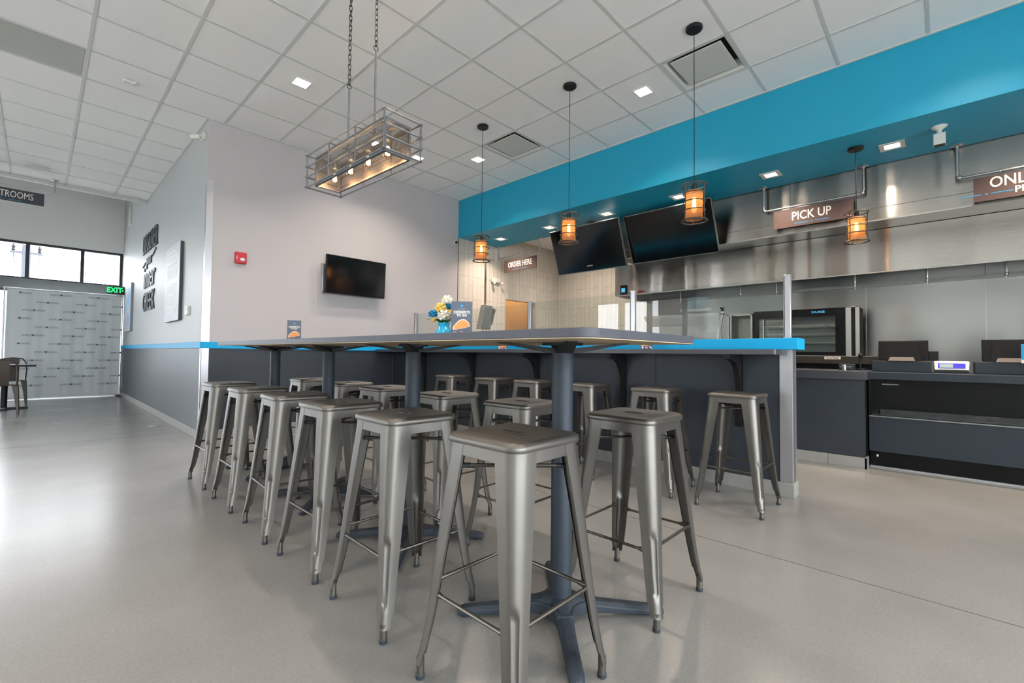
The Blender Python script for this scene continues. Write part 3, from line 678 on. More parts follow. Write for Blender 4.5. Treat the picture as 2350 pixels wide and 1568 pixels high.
t = thing('smoke_sensor', 'small white sensor on the ceiling tile at upper left', 'sensor', (.567, 5.896, H)); bx('base', 'white_plastic', (-.05, .05, -.035, .035, -.02, 0), t, bevel=.004); MB().lathe([(.018, -.02), (.014, -.032), (0, -.034)], (.02, 0), 12, cap=False).build('eye', 'vent_paint', t)
t = thing('fire_strobe', 'white twin head fitting high on the wall corner below the ceiling', 'strobe', (XW-.001, 6.33, 3.56))
bx('base', 'white_plastic', (-.03, 0, -.05, .05, -.04, .04), t, bevel=.004); MB().tube([(-.03, 0, 0), (-.06, .01, 0)], .01).build('arm', 'white_plastic', t); MB().tube([(-.05, .0, -.01), (-.13, .05, -.03)], .028, 12).build('head', 'white_plastic', t)

# pendants
def pendant(x, y, zc, zt, zb, lab):
    t = thing('cage_pendant', lab, 'pendant lamp', (x, y, zc), 0, 'wire cage pendant lamps')
    MB().lathe([(.0, 0), (.066, 0), (.066, -.018), (.058, -.026), (.0, -.026)], n=28, cap=False).build('canopy', 'black_metal', t)
    top = zt-zc; bot = zb-zc; hh = top-bot
    MB().tube([(0, 0, -.02), (0, 0, top+.01)], .0032, 6).build('cord', 'black_metal', t)
    cg = MB()
    for k, (f, r, tr) in enumerate(((0, .096, .0055), (.23, .084, .0048), (.46, .084, .0048), (.70, .084, .0048), (.985, .097, .007))):
        cg.tube([(r*math.cos(a), r*math.sin(a), top-hh*f) for a in [2*math.pi*q/28 for q in range(28)]], tr, 6, closed=True)
    for q in range(3):
        a = 2*math.pi*q/3+.5; c, s = math.cos(a), math.sin(a)
        cg.tube([(.088*c, .088*s, top-hh*.0), (.082*c, .082*s, top-hh*.2), (.082*c, .082*s, top-hh*.8), (.09*c, .09*s, bot)], .004, 6)
        cg.tube([(.094*c, .094*s, top), (.02*c, .02*s, top+.004)], .004, 6)
    cg.build('wire_cage', 'dark_iron', t)
    MB().lathe([(.0, top+.012), (.02, top+.010), (.02, top-.05), (.016, top-.055), (0, top-.055)], n=16, cap=False).build('socket', 'black_metal', t)
    MB().lathe([(.066, top-hh*.17), (.066, top-hh*.94), (.0645, top-hh*.94), (.0645, top-hh*.17)], n=28, cap=False).build('glass_shade', 'amber', t)
    bl = MB().lathe([(.008, top-.05), (.020, top-hh*.32), (.023, top-hh*.6), (.016, top-hh*.68), (0, top-hh*.7)], n=16, cap=False).build('bulb', 'clear', t)
    MB().lathe([(0, top-hh*.33), (.013, top-hh*.35), (.014, top-hh*.60), (0, top-hh*.62)], n=10, cap=False).build('filament', 'bulb_core2', bl)
    l = bpy.data.lights.new('bulb_light', 'POINT'); l.energy = 2.2; l.color = (1, .62, .32); l.shadow_soft_size = .02
    o = bpy.data.objects.new('bulb_light', l); COL.objects.link(o); o.parent = t; o.location = (0, 0, top-hh*.5)
pendant(3.655, 1.452, H, 2.404, 2.107, 'wire cage pendant over the bar in front of the right hanging television')
pendant(3.613, 2.68, H, 2.407, 2.123, 'wire cage pendant over the bar in front of the left hanging television')
pendant(3.576, 3.925, H, 2.392, 2.104, 'wire cage pendant over the bar farthest away, beside the ORDER HERE sign')
pendant(5.425, .59, ZB, 2.418, 2.131, 'wire cage pendant hung from the teal soffit in front of the steel hood')

# chandelier
ch = thing('chandelier', 'long industrial cage chandelier with four glowing bulbs on two chains', 'chandelier', (1.435, 2.78, 0), R(2.2))
hw, hl, zt, zb = .128, .488, 2.41, 2.182
cg = MB(); r = .0052
for f in (0, .36, .68, 1.0):
    z = zt+(zb-zt)*f
    for s in (-1, 1): cg.tube([(-hw-.012, s*hl, z), (hw+.012, s*hl, z)], r, 6); cg.tube([(s*hw, -hl-.012, z), (s*hw, hl+.012, z)], r, 6)
for sx in (-1, 1):
    for y in (-hl, -.17, .17, hl): cg.tube([(sx*hw, y, zt), (sx*hw, y, zb)], r, 6)
for y in (-.17, .17): cg.tube([(-hw, y, zt), (hw, y, zt)], r, 6)
cg.build('outer_cage', 'iron_grey', ch)
bw_, bl_ = .085, .43
pf = MB(); th = .0012; zt2, zb2 = zt-.02, zb+.015
pf.add([(-bw_, -bl_, zb2), (bw_, -bl_, zb2), (bw_, -bl_, zt2), (-bw_, -bl_, zt2), (-bw_, bl_, zb2), (bw_, bl_, zb2), (bw_, bl_, zt2), (-bw_, bl_, zt2)], [(0, 1, 2, 3), (4, 5, 6, 7), (0, 4, 7, 3), (1, 5, 6, 2)])
pf.build('mesh_panels', 'perf', ch, smooth=0, fix=False)
ib = MB(); e = .007
for z in (zt2, zb2):
    for s in (-1, 1): ib.box(-bw_-e, bw_+e, s*bl_-e, s*bl_+e, z-e, z+e); ib.box(s*bw_-e, s*bw_+e, -bl_, bl_, z-e, z+e)
for sx in (-1, 1):
    for sy in (-1, 1): ib.box(sx*bw_-e, sx*bw_+e, sy*bl_-e, sy*bl_+e, zb2, zt2)
ib.build('inner_frame', 'iron_grey', ch, smooth=0)
bx('socket_bar', 'galv', (-.018, .018, -bl_, bl_, zt2-.022, zt2-.002), ch)
bulb0 = None
for k in range(4):
    y = -.33+k*.22
    s_ = MB().lathe([(.0, zt2-.02), (.019, zt2-.02), (.019, zt2-.075), (.014, zt2-.08), (0, zt2-.08)], (0, y), 14, cap=False).build('socket', 'galv', ch)
    z0 = zt2-.078
    b_ = MB().lathe([(.010, z0), (.014, z0-.015), (.028, z0-.045), (.032, z0-.07), (.026, z0-.095), (.010, z0-.108), (0, z0-.11)], (0, y), 16, cap=False).build('bulb', 'clear', ch)
    MB().lathe([(0, z0-.03), (.010, z0-.035), (.014, z0-.085), (0, z0-.092)], (0, y), 10, cap=False).build('filament', 'bulb_core', b_)
    l = bpy.data.lights.new('bulb_light', 'POINT'); l.energy = 3.2; l.color = (1, .66, .36); l.shadow_soft_size = .02
    o = bpy.data.objects.new('bulb_light', l); COL.objects.link(o); o.parent = ch; o.location = (0, y, z0-.06)
for y, zr in ((.155, 2.83), (-.175, 2.95)):
    rd = MB().tube([(0, y, zt2-.01), (0, y, zr)], .0065, 8).build('hanging_rod', 'iron_grey', ch)
    cn = MB(); z = zr+.012; k = 0
    cn.tube([(.016*math.cos(a), y, z+.016*math.sin(a)) for a in [2*math.pi*q/12 for q in range(12)]], .0028, 5, closed=True); z += .03
    while z < H-.01:
        L, W = .021, .0095; pts = []
        for q in range(12):
            a = 2*math.pi*q/12; u = W*math.cos(a); v = (L-W)*(1 if math.sin(a) >= 0 else -1)+W*math.sin(a); pts.append((u, y, z+v) if k % 2 else (0, y+u, z+v))
        cn.tube(pts, .0026, 5, closed=True); z += .0345; k += 1
    cn.build('chain', 'black_metal', ch)
    MB().lathe([(0, H), (.05, H), (.05, H-.015), (0, H-.02)], (0, y), 20, cap=False).build('canopy', 'black_metal', ch)

# ------------------------------------------------------------------ televisions
def tv(w_, h_, d, loc, rot, lab, logo=None, arm=True):
    t = thing('television', lab, 'television', loc, rot)
    bx('screen', 'black_gloss', (-w_/2+.008, w_/2-.008, -d/2-.001, -d/2+.004, -h_/2+.012, h_/2-.008), t)
    b = MB(); e = .009
    b.box(-w_/2, w_/2, -d/2, d/2-.01, h_/2-e, h_/2).box(-w_/2, w_/2, -d/2, d/2-.01, -h_/2, -h_/2+.013).box(-w_/2, -w_/2+e, -d/2, d/2-.01, -h_/2, h_/2).box(w_/2-e, w_/2, -d/2, d/2-.01, -h_/2, h_/2)
    b.build('bezel', 'bezel' if arm else 'black_plastic', t, smooth=0)
    MB().box(-w_/2+e, w_/2-e, -d/2+.004, d/2-.01, -h_/2+e, h_/2-e).box(-w_*.3, w_*.3, d/2-.01, d/2+.02, -h_*.3, h_*.3).build('back_cover', 'black_plastic', t, smooth=0, bevel=.004)
    if logo: MB().text(logo, at(TY, 0, -d/2-.0015, -h_/2+.085), .022, .0004, .0004, spacing=1.1).build('logo', 'ivory', t, smooth=0)
    return t
t = tv(.89, .525, .05, (3.107, YW-.115, 2.083), (R(3), 0, 0), 'black flat television mounted on the white back wall', arm=False)
MB().box(-.2, .2, .045, .062, -.12, .12).box(-.03, .03, .03, .09, -.05, .05).build('wall_bracket', 'black_metal', t, smooth=0)
mb_ = thing('cable_box', 'grey media box behind the left side of the wall television', 'box', (2.70, YW-.02, 2.03)); bx('case', 'alu', (-.05, .05, -.02, .02, -.2, .2), mb_, bevel=.003); bx('cover_plate', 'alu', (-.04, .04, -.026, -.02, -.18, .18), mb_)
for (y0, y1, xt, zt_, xb, zb_, lab, lg) in ((3.265, 4.49, 5.55, 2.955, 5.80, 2.305, 'left of the two large black televisions hung from the teal soffit', 'SAMSUNG'), (2.045, 3.25, 5.66, 2.98, 5.95, 2.352, 'right of the two large black televisions hung from the teal soffit', None)):
    hh = math.hypot(xb-xt, zt_-zb_); th = math.atan2(xb-xt, zt_-zb_); yc = (y0+y1)/2
    t = tv(y1-y0, hh, .05, ((xt+xb)/2+.02, yc, (zt_+zb_)/2), (th, 0, R(-90)), lab, lg)
    inv = Matrix.Rotation(-th, 4, 'X')
    p = inv @ Vector((0, .12, ZB-(zt_+zb_)/2)); q = inv @ Vector((0, .12, .05))
    a = MB(); a.tube([p, q, Vector((0, .03, 0))], .018, 10)
    pp = inv @ Matrix.Translation((0, .12, ZB-(zt_+zb_)/2-.006)); a.box(-.06, .06, -.06, .06, 0, .006, pp)
    a.build('ceiling_mount', 'black_metal', t)

# ------------------------------------------------------------------ hanging pipe signs
def pipe_sign(lab, yl, yr, zp, s0, s1, z0, z1, xs, words, x=5.99):
    t = thing('hanging_sign', lab, 'sign', (x, (yl+yr)/2, 0)); c = (yl+yr)/2
    L, Rr = yl-c, yr-c
    MB().tube([(0, L, ZB), (0, L, zp+.03), (0, L-.008, zp+.008), (0, L-.03, zp), (0, Rr+.03, zp), (0, Rr+.008, zp+.008), (0, Rr, zp+.03), (0, Rr, ZB)], .0125, 10).build('pipe_frame', 'galv', t)
    MB().lathe([(0, ZB), (.045, ZB), (.045, ZB-.006), (.02, ZB-.012), (.018, ZB-.03)], (0, L), 18, cap=False).lathe([(0, ZB), (.045, ZB), (.045, ZB-.006), (.02, ZB-.012), (.018, ZB-.03)], (0, Rr), 18, cap=False).build('flange', 'galv', t)
    MB().sphere((0, L-.01, zp+.005), .022).sphere((0, Rr+.01, zp+.005), .022).build('elbow', 'galv', t)
    bd = bx('board', 'rust_sign', (-.006, .006, s1-c, s0-c, z0, z1), t)
    lt = MB(); ln = MB()
    for (tx, yy, zz, size, sp) in words: lt.text(tx, at(TX, -.0075, yy-c, zz), size, .001, .0016, sx=sp)
    lt.build('lettering', 'ivory', bd, smooth=0)
    ym = (s0+s1)/2-c; zz = z0+.035
    if len(words) > 1: ym += .3; zz = words[1][2]
    ln.box(-.0075, -.006, ym+.03, ym+.17, zz-.003, zz+.003).box(-.0075, -.006, ym-.17, ym-.03, zz-.003, zz+.003).box(-.0075, -.006, ym-.008, ym+.008, zz-.005, zz+.005)
    ln.build('blue_line', 'line_blue', bd, smooth=0)
    rg = MB()
    for yy in (s0-.17, s1+.17): rg.tube([(.016*math.cos(a), yy-c, zp-.006+.016*math.sin(a)) for a in [2*math.pi*q/12 for q in range(12)]], .003, 5, closed=True)
    rg.build('hook', 'galv', t)
F = 5.99/5.75
def zz(z): return CAMH+(z-CAMH)*F
pipe_sign('brown ORDER HERE sign hanging from a pipe near the tile wall', 5.83*F, 4.86*F, zz(2.745), 5.685*F, 4.93*F, zz(2.478), zz(2.685), 0, [('ORDER HERE', 5.31*F, zz(2.595), .135, .74)])
pipe_sign('brown PICK UP sign hanging from a pipe in front of the hood', 1.48*F, .565*F, zz(2.69), 1.378*F, .648*F, zz(2.463), zz(2.668), 0, [('PICK UP', 1.02*F, zz(2.575), .135, .78)])
pipe_sign('brown ONLINE pick up sign cut off by the right edge', -.115*F, -1.05*F, zz(2.66), -.215*F, -.95*F, zz(2.415), zz(2.63), 0, [('ONLINE', -.50*F, zz(2.565), .135, .80), ('PICK UP', -.60*F, zz(2.475), .08, 1)])
# restrooms sign by the far ceiling edge
t = thing('hanging_sign', 'dark RESTROOMS sign hanging at the far ceiling edge on the left', 'sign', (-.40, 10.28, 0))
MB().tube([(-.87, 0, H), (-.87, 0, 3.53), (-.84, 0, 3.50), (.49, 0, 3.50), (.52, 0, 3.53), (.52, 0, H)], .0125, 10).build('pipe_frame', 'galv', t)
MB().lathe([(0, H), (.045, H), (.045, H-.006), (.02, H-.014)], (.52, 0), 16, cap=False).lathe([(0, H), (.045, H), (.045, H-.006), (.02, H-.014)], (-.87, 0), 16, cap=False).build('flange', 'galv', t)
bd = bx('board', 'navy_sign', (-.75, .41, -.006, .006, 3.27, 3.465), t)
MB().text('RESTROOMS', at(TY, .05, -.0075, 3.375), .14, .001, 0, sx=.62).build('lettering', 'ivory', bd, smooth=0)
MB().box(-.17, -.03, -.0075, -.006, 3.292, 3.298).box(.03, .17, -.0075, -.006, 3.292, 3.298).build('blue_line', 'line_blue', bd, smooth=0)
# exit sign
t = thing('exit_sign', 'green lit EXIT sign projecting from the end of the white wall', 'sign', (1.16, 13.22, 2.33))
bx('housing', 'exit_black', (-.15, .147, -.02, .02, -.09, .09), t, bevel=.004)
MB().text('EXIT', at(TY, -.02, -.0215, 0), .155, .001, .004, sx=.82).build('lettering', 'exit_green', t, smooth=0)
MB().prism([(.105, .02), (.13, 0), (.105, -.02)], at(TY, 0, -.020, 0), .002).build('arrow', 'exit_green', t, smooth=0)

# ------------------------------------------------------------------ small wall things
t = thing('fire_alarm', 'red fire alarm strobe on the white back wall', 'alarm', (1.664, YW, 2.14))
bx('case', 'red_plastic', (-.062, .062, -.045, 0, -.07, .07), t, bevel=.012, seg=3); MB().sphere((.015, -.047, -.02), .028, 14, 8, (1, .6, .8)).build('strobe_lens', 'white_plastic', t); MB().text('FIRE', Matrix.Translation((-.045, -.046, 0)) @ Matrix.Rotation(R(90), 4, 'Y') @ TY, .02, .0006).build('lettering', 'ivory', t, smooth=0)
t = thing('security_camera', 'small white dome camera under the teal beam corner', 'camera', (4.99, YW, 2.955)); MB().tube([(0, 0, 0), (0, -.02, 0)], .035, 20).build('base', 'white_plastic', t); MB().sphere((0, -.03, 0), .026, 14, 8).build('dome', 'black_gloss', t)
t = thing('emergency_light', 'white twin emergency light on the kitchen tile wall', 'emergency light', (5.97, YW, 2.40)); bx('case', 'vent_paint', (-.12, .10, -.045, 0, -.03, .05), t, bevel=.01)
for s in (-1, 1): MB().tube([(s*.10+.02, -.05, -.04), (s*.10+.02*s+.02, -.09, -.045)], .028, 14).build('lamp_head', 'vent_paint', t)
t = thing('ceiling_sensor', 'white boxy sensor hanging from the teal soffit near the right', 'sensor', (5.41, 0, ZB))
MB().lathe([(0, 0), (.055, 0), (.05, -.008), (.02, -.03), (.014, -.07), (0, -.07)], n=20, cap=False).build('swivel_base', 'white_plastic', t); bx('sensor_head', 'white_plastic', (-.035, .035, -.04, .04, -.165, -.065), t, bevel=.006); bx('sensor_face', 'black_plastic', (-.03, .03, -.035, .035, -.169, -.164), t)
# raised lettering DISCOVER your inner GREEK
wlt = thing('wall_lettering', 'dark raised DISCOVER your inner GREEK lettering on the left white wall', 'lettering', (XW, 9.9, 0))
def wtext(s, y, z, size, sx=1.0, off=0): MB().text(s, at(TX, -.010, y-9.9, z), size, .008, off, sx=sx).build('word', 'letter_dark', wlt, smooth=0)
wtext('DISCOVER', 9.93, 2.90, .50, .62); wtext('inner', 9.90, 2.29, .58, .92); wtext('GREEK', 9.9, 1.85, .48, .80); wtext('your', 9.95, 2.60, .28)
MB().tube([(-.012, .7, 2.52), (-.012, .4, 2.58)], .01, 6).build('flourish', 'letter_dark', wlt); MB().tube([(-.012, -.3, 2.62), (-.012, -.6, 2.70)], .01, 6).build('flourish', 'letter_dark', wlt)
def framed(lab, y0, y1, z0, z1, kind):
    c = (y0+y1)/2; t = thing('wall_poster', lab, 'poster', (XW, c, 0)); a, b = y0-c, y1-c
    bx('board', 'poster', (-.042, -.038, a, b, z0, z1), t); bx('frame_edge', 'letter_dark' if kind else 'poster_dark', (-.038, 0, a, b, z0, z1), t)
    m = MB()
    if kind:
        for r_, (n, wd) in enumerate(((1, .5), (1, .7), (0, 0), (1, .6), (1, .72), (1, .66), (1, .7), (0, 0), (1, .62), (1, .7), (1, .5), (1, .68), (0, 0), (1, .7), (1, .55))):
            if n: zc = z1-.09-r_*(z1-z0-.16)/15; h_ = .018+.006*(r_ % 3); m.box(-.0435, -.042, -wd*.45*(b-a)/.9, wd*.45*(b-a)/.9, zc-h_, zc+h_)
        m.build('printed_lines', 'poster_text', t, smooth=0)
    else:
        rnd = random.Random(3)
        for q in range(9):
            cy, cz, rr = rnd.uniform(a+.15, b-.15), rnd.uniform(z0+.25, z1-.15), rnd.uniform(.04, .13)
            m.prism([(rr*(1+.4*math.sin(3*k+q))*math.cos(k*.7), rr*(1+.3*math.cos(2*k))*math.sin(k*.7)) for k in range(9)], at(TX, -.042, cy, cz), .0012+.0002*q)
        m.build('map_shapes', 'map_blue', t, smooth=0)
        n = MB()
        for q in range(7): n.box(-.0435, -.042, a+.1, b-.12-.03*(q % 3), z0+.06+q*.03, z0+.07+q*.03)
        n.build('printed_lines', 'poster_dark', t, smooth=0)
framed('large grey text board on the left white wall near the corner', 7.28, 8.23, 1.42, 2.47, True)
framed('pale blue map poster at the far end of the left white wall', 11.8, 12.6, 1.40, 2.38, False)
t = thing('thermostat', 'white thermostat on the left wall beside the grey board', 'thermostat', (XW, 6.90, 1.52)); bx('case', 'white_plastic', (-.03, 0, -.07, .07, -.055, .055), t, bevel=.004); bx('display', 'lcd', (-.031, -.03, -.03, .03, 0, .035), t)
t = thing('wall_grille', 'narrow grey grille high on the far end of the left wall', 'vent', (XW, 12.6, 3.9)); bx('frame', 'vent_paint', (-.02, 0, -.15, .15, -.2, .2), t); g_ = MB()
for k in range(12): g_.box(-.024, -.02, -.13, .13, -.17+k*.03, -.16+k*.03)
g_.build('louvres', 'vent_paint', t, smooth=0)
t = thing('floor_drain', 'small round floor cover near the left wall baseboard', 'drain', (1.116, 7.664, 0)); MB().lathe([(0, .003), (.07, .003), (.075, .001)], n=24, cap=False).build('cover', 'galv', t)

# ------------------------------------------------------------------ step and repeat banner
t = thing('banner_stand', 'white step and repeat photo banner on a stand by the far windows', 'banner', (.43, 13.25, 0))
nb = 40; pts = []
bm_ = MB(); rows = []
for z in (.035, .6, 1.2, 1.7, 2.2):
    rows.append([(-.87+1.71*k/nb, .012*math.sin(k*.55+z)*(1 if z < 2.1 else .2)+.006*math.sin(k*1.7), z) for k in range(nb+1)])
fr = [p for p in rows]; n_ = nb+1
for r_ in rows: bm_.v += r_
for r_ in rows: bm_.v += [(a, b+.004, c) for a, b, c in r_]
m_ = len(rows)*n_
for i in range(len(rows)-1):
    for j in range(nb):
        a = i*n_+j; bm_.f += [(a, a+1, a+1+n_, a+n_), (a+m_, a+n_+m_, a+1+n_+m_, a+1+m_)]
bm_.build('banner_sheet', 'banner', t)
MB().tube([(-.90, 0, 0.02), (-.90, 0, 2.24)], .014, 10).tube([(.855, 0, 0.02), (.855, 0, 2.2)], .012, 10).tube([(-.92, 0, 2.215), (.862, 0, 2.215)], .014, 10).tube([(-.92, 0, .035), (.862, 0, .035)], .014, 10).build('stand_poles', 'alu', t)
MB().box(-.94, -.86, -.25, .25, 0, .02).box(.79, .865, -.25, .25, 0, .02).build('stand_feet', 'black_metal', t, smooth=0)
pr = MB(); ps = MB()
for r_ in range(12):
    z = 2.13-r_*.168
    for c_ in range(4):
        x = -.80+c_*.575-(r_ % 3)*.19+.1
        if x-.17 > -.86 and x+.18 < .86:
            pr.text('SIMPLE', at(TY, x-.085, -.019, z), .048, .0004, 0); pr.text('GREEK', at(TY, x+.105, -.019, z), .048, .0004, 0)
        elif -.84 < x < .84 and x-.17 <= -.86: pr.text('GREEK', at(TY, x+.105, -.019, z), .048, .0004, 0)
        elif -.84 < x < .84: pr.text('SIMPLE', at(TY, x-.085, -.019, z), .048, .0004, 0)
        if -.84 < x < .84: ps.prism([((.03 if k % 2 == 0 else .013)*math.cos(k*math.pi/5+.31), (.026 if k % 2 == 0 else .012)*math.sin(k*math.pi/5+.31)) for k in range(10)], at(TY, x+.01, -.018, z+.004), .002)
pr.build('print', 'banner_print', t, smooth=0); ps.build('print_emblem', 'banner_star', t, smooth=0)

# ------------------------------------------------------------------ far cafe table and chairs
def cafe_chair(loc, rot, lab, gr='cafe chairs at the far table'):
    t = thing('cafe_chair', lab, 'chair', loc, rot, gr)
    MB().loft([[(x*1.0, y, z) for x, y, z in SQ2] for SQ2 in ([(px*1.15, py*1.12, pz-.31) for px, py, pz in SQ(.156, .05, .752)], [(px*1.15, py*1.12, pz-.31) for px, py, pz in SQ(.15, .045, .762)], [(px*.8, py*.8, pz-.31) for px, py, pz in SQ(.15, .045, .760)])]).build('seat', 'gun_dark', t)
    for sx in (-1, 1):
        for sy in (-1, 1):
            MB().loft([[(sx*(cx_+dx), sy*(cy_+dy), z) for dx, dy in ((-w_, w_), (w_, w_), (w_, -w_), (-w_, -w_))] for cx_, cy_, z, w_ in ((.15, .145, .44, .034), (.17, .17, .25, .022), (.19, .20, .0, .012))]).build('leg', 'gun_dark', t, bevel=.004)
    pts = [(-.165, -.155, .43), (-.175, -.19, .62), (-.165, -.21, .76), (-.12, -.222, .835), (0, -.228, .85), (.12, -.222, .835), (.165, -.21, .76), (.175, -.19, .62), (.165, -.155, .43)]
    MB().tube(pts, .012, 8).build('back_hoop', 'gun_dark', t)
    MB().loft([[(-.085, y-.003, z), (.085, y-.003, z), (.085, y+.003, z), (-.085, y+.003, z)] for y, z in ((-.155, .45), (-.195, .62), (-.225, .845))]).build('back_splat', 'gun_dark', t)
    return t
cafe_chair((-.37, 10.62, 0), 0, 'dark metal chair at the left edge, its back to the camera')
cafe_chair((-.30, 12.02, 0), R(180), 'dark metal chair on the far side of the table by the photo banner')
t = thing('cafe_table', 'dark square table at the left edge in front of the photo banner', 'table', (-.36, 11.35, 0))
bx('tabletop', 'black_metal', (-.36, .36, -.36, .36, .72, .75), t, bevel=.004)
MB().lathe([(.04, .03), (.04, .72)], n=16).build('column', 'black_metal', t); MB().box(-.28, .28, -.03, .03, .0, .035).box(-.03, .03, -.28, .28, 0, .036).build('base', 'black_metal', t, smooth=0, bevel=.004)

for y, lab in ((5.1, 'added kitchen ceiling fill light, unseen behind the hanging televisions'), (4.2, 'added kitchen ceiling fill light, unseen above the tiled corner')):  # unseen panels added to brighten the kitchen tile wall
    t = thing('kitchen_fill_light', lab, 'ceiling light', (7.0, y, 3.29), 0, 'added kitchen ceiling fill lights'); bx('lens', 'lens_warm', (-.28, .28, -.28, .28, -.006, .001), t); MB().box(-.3, .3, -.3, -.28, -.01, .001).box(-.3, .3, .28, .3, -.01, .001).box(-.3, -.28, -.28, .28, -.01, .001).box(.28, .3, -.28, .28, -.01, .001).build('frame', 'white_plastic', t, smooth=0)
    lamp(t, (0, 0, -.02), 9, (1, .84, .70), .5)
# ------------------------------------------------------------------ kitchen: hood
hd = thing('range_hood', 'long stainless exhaust hood spanning the kitchen under the teal soffit', 'hood', (6.66, 0, 0))
Y0, Y1 = YN+.02, 3.97
bx('front_panel', 'steel', (0, .03, Y0, Y1, 2.0, 2.50), hd)
bx('end_panel', 'steel', (.03, 1.19, Y1-.02, Y1, 2.0, 2.50), hd)
bx('lower_lip', 'steel_plain', (-.004, 0, Y0, Y1, 2.0, 2.012), hd)
MB().box(.03, 1.19, Y0, Y1-.02, 2.46, 2.50).build('inner_top', 'steel_plain', hd, smooth=0)
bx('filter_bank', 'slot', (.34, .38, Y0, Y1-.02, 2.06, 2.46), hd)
bx('rear_rail', 'steel_plain', (1.12, 1.195, Y0, Y1-.02, 1.985, 2.03), hd)
for k, y in enumerate((2.98, 2.10, 1.64, .78, .12, -.49)):
    MB().tube([(.30, y, 2.45), (.30, y, 1.93)], .011, 8).lathe([(.006, 1.93), (.017, 1.92), (.017, 1.90), (.006, 1.89), (.003, 1.86)], (.30, y), 12).build('nozzle', 'steel_plain', hd)
up_ = thing('stainless_fascia', 'upper stainless fascia panels between the teal soffit and the hood', 'panel', (6.07, 0, 0))
bx('fascia_sheet', 'steel', (0, .02, YN+.02, 3.66, 2.465, ZB+.05), up_)
bx('fascia_end', 'steel', (.02, 1.0, 3.64, 3.66, 2.51, 3.28), up_)
bx('fascia_underside', 'steel_plain', (.02, .58, YN+.02, 3.64, 2.505, 2.515), up_)
MB().box(-.001, 0, YN+.02, 3.66, 2.60, 2.604).build('seam', 'dark_gap', up_, smooth=0); MB().box(-.001, 0, 1.28, 1.284, 2.605, ZB).build('seam', 'dark_gap', up_, smooth=0)
bx('bottom_lip', 'steel_plain', (-.004, .03, YN+.02, 3.66, 2.462, 2.475), up_)
t = thing('hood_controller', 'small black hood controller with a blue screen on the hood end', 'controller', (6.66, 3.81, 2.095)); bx('case', 'black_plastic', (-.02, -.001, -.055, .055, -.08, .08), t, bevel=.003); bx('screen', 'screen_blue', (-.0215, -.02, -.035, .03, -.035, .03), t)
t = thing('hood_badge', 'small red warning badge on the lower edge of the hood', 'badge', (6.66, 3.50, 2.045)); bx('plate', 'red_plastic', (-.004, -.001, -.055, .055, -.02, .02), t); bx('print', 'exit_black', (-.005, -.004, -.04, .04, -.006, .006), t)

# back counter, oven and steel racks
bcn = thing('kitchen_counter', 'stainless back counter under the oven with a black open front', 'counter', (7.0, 0, 0))
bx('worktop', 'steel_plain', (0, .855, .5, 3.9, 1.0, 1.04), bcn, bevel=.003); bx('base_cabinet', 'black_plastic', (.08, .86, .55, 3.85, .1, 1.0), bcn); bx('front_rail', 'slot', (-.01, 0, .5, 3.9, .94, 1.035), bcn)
bx('plinth', 'black_metal', (.12, .86, .6, 3.8, 0, .1), bcn)
pl = thing('maker_plate', 'small silver name plate on the rail under the oven', 'plate', (6.989, 1.02, 1.012)); bx('plate', 'ivory', (-.003, 0, -.085, .085, -.017, .017), pl); MB().text('AccuTemp', at(TX, -.0035, 0, 0), .03, .0005, .0008).build('lettering', 'black_plastic', pl, smooth=0)
ov = thing('display_oven', 'black framed glass oven with wire racks on the kitchen counter', 'oven', (7.08, 1.43, 1.04))
o_ = MB(); W2_ = .53
MB().box(0, .03, -W2_, -W2_+.10, 0, .62).box(0, .03, W2_-.06, W2_, 0, .62).box(0, .03, -W2_+.10, W2_-.06, .52, .62).box(0, .03, -W2_+.10, W2_-.06, 0, .05).build('door_frame', 'case_black', ov, smooth=0)
MB().box(.03, .7, -W2_, -W2_+.02, 0, .62).box(.03, .7, W2_-.02, W2_, 0, .62).box(.03, .7, -W2_, W2_, .6, .62).box(.68, .7, -W2_, W2_, 0, .62).box(.03, .68, -W2_+.02, W2_-.02, 0, .02).build('cabinet', 'oven_in', ov, smooth=0)
bx('door_glass', 'guard', (.012, .018, -W2_+.10, W2_-.06, .05, .52), ov)
for z in (.17, .29, .41):
    rk = MB()
    for k in range(7): rk.tube([(.06+.1*k, -W2_+.03, z), (.06+.1*k, W2_-.03, z)], .004, 5)
    rk.tube([(.06, -.3, z), (.66, -.3, z)], .004, 5).tube([(.06, .3, z), (.66, .3, z)], .004, 5)
    rk.build('wire_rack', 'steel_plain', ov)
MB().box(-.004, 0, -.35, -.14, .548, .60).build('control_display', 'black_plastic', ov, smooth=0); MB().text('DUKE', at(TX, -.006, -.245, .575), .035, .0005, .001, sx=1.6).build('display_text', 'screen_blue', ov, smooth=0)
MB().tube([(-.005, .40, .08), (-.03, .40, .08), (-.03, .40, .5), (-.005, .40, .5)], .008, 8).build('door_handle', 'steel_plain', ov)
rk_ = thing('steel_upright', 'narrow stainless frame standing right of the oven', 'rack', (7.1, .81, 1.04)); MB().box(0, .05, .03, .085, 0, .63).box(0, .03, -.055, -.015, 0, .63).box(0, .4, -.055, .085, .62, .635).build('uprights', 'steel_plain', rk_, smooth=0); bx('rear_panel', 'slot', (.4, .42, -.05, .08, 0, .62), rk_)
r2_ = thing('steel_cabinet', 'stainless cabinet with open doors left of the oven behind the glass', 'cabinet', (7.15, 2.22, 1.04)); MB().box(0, .6, -.22, -.20, 0, .60).box(0, .6, .10, .12, 0, .60).box(0, .6, -.22, .12, .58, .60).box(.58, .6, -.22, .12, 0, .6).build('cabinet', 'steel_plain', r2_, smooth=0)
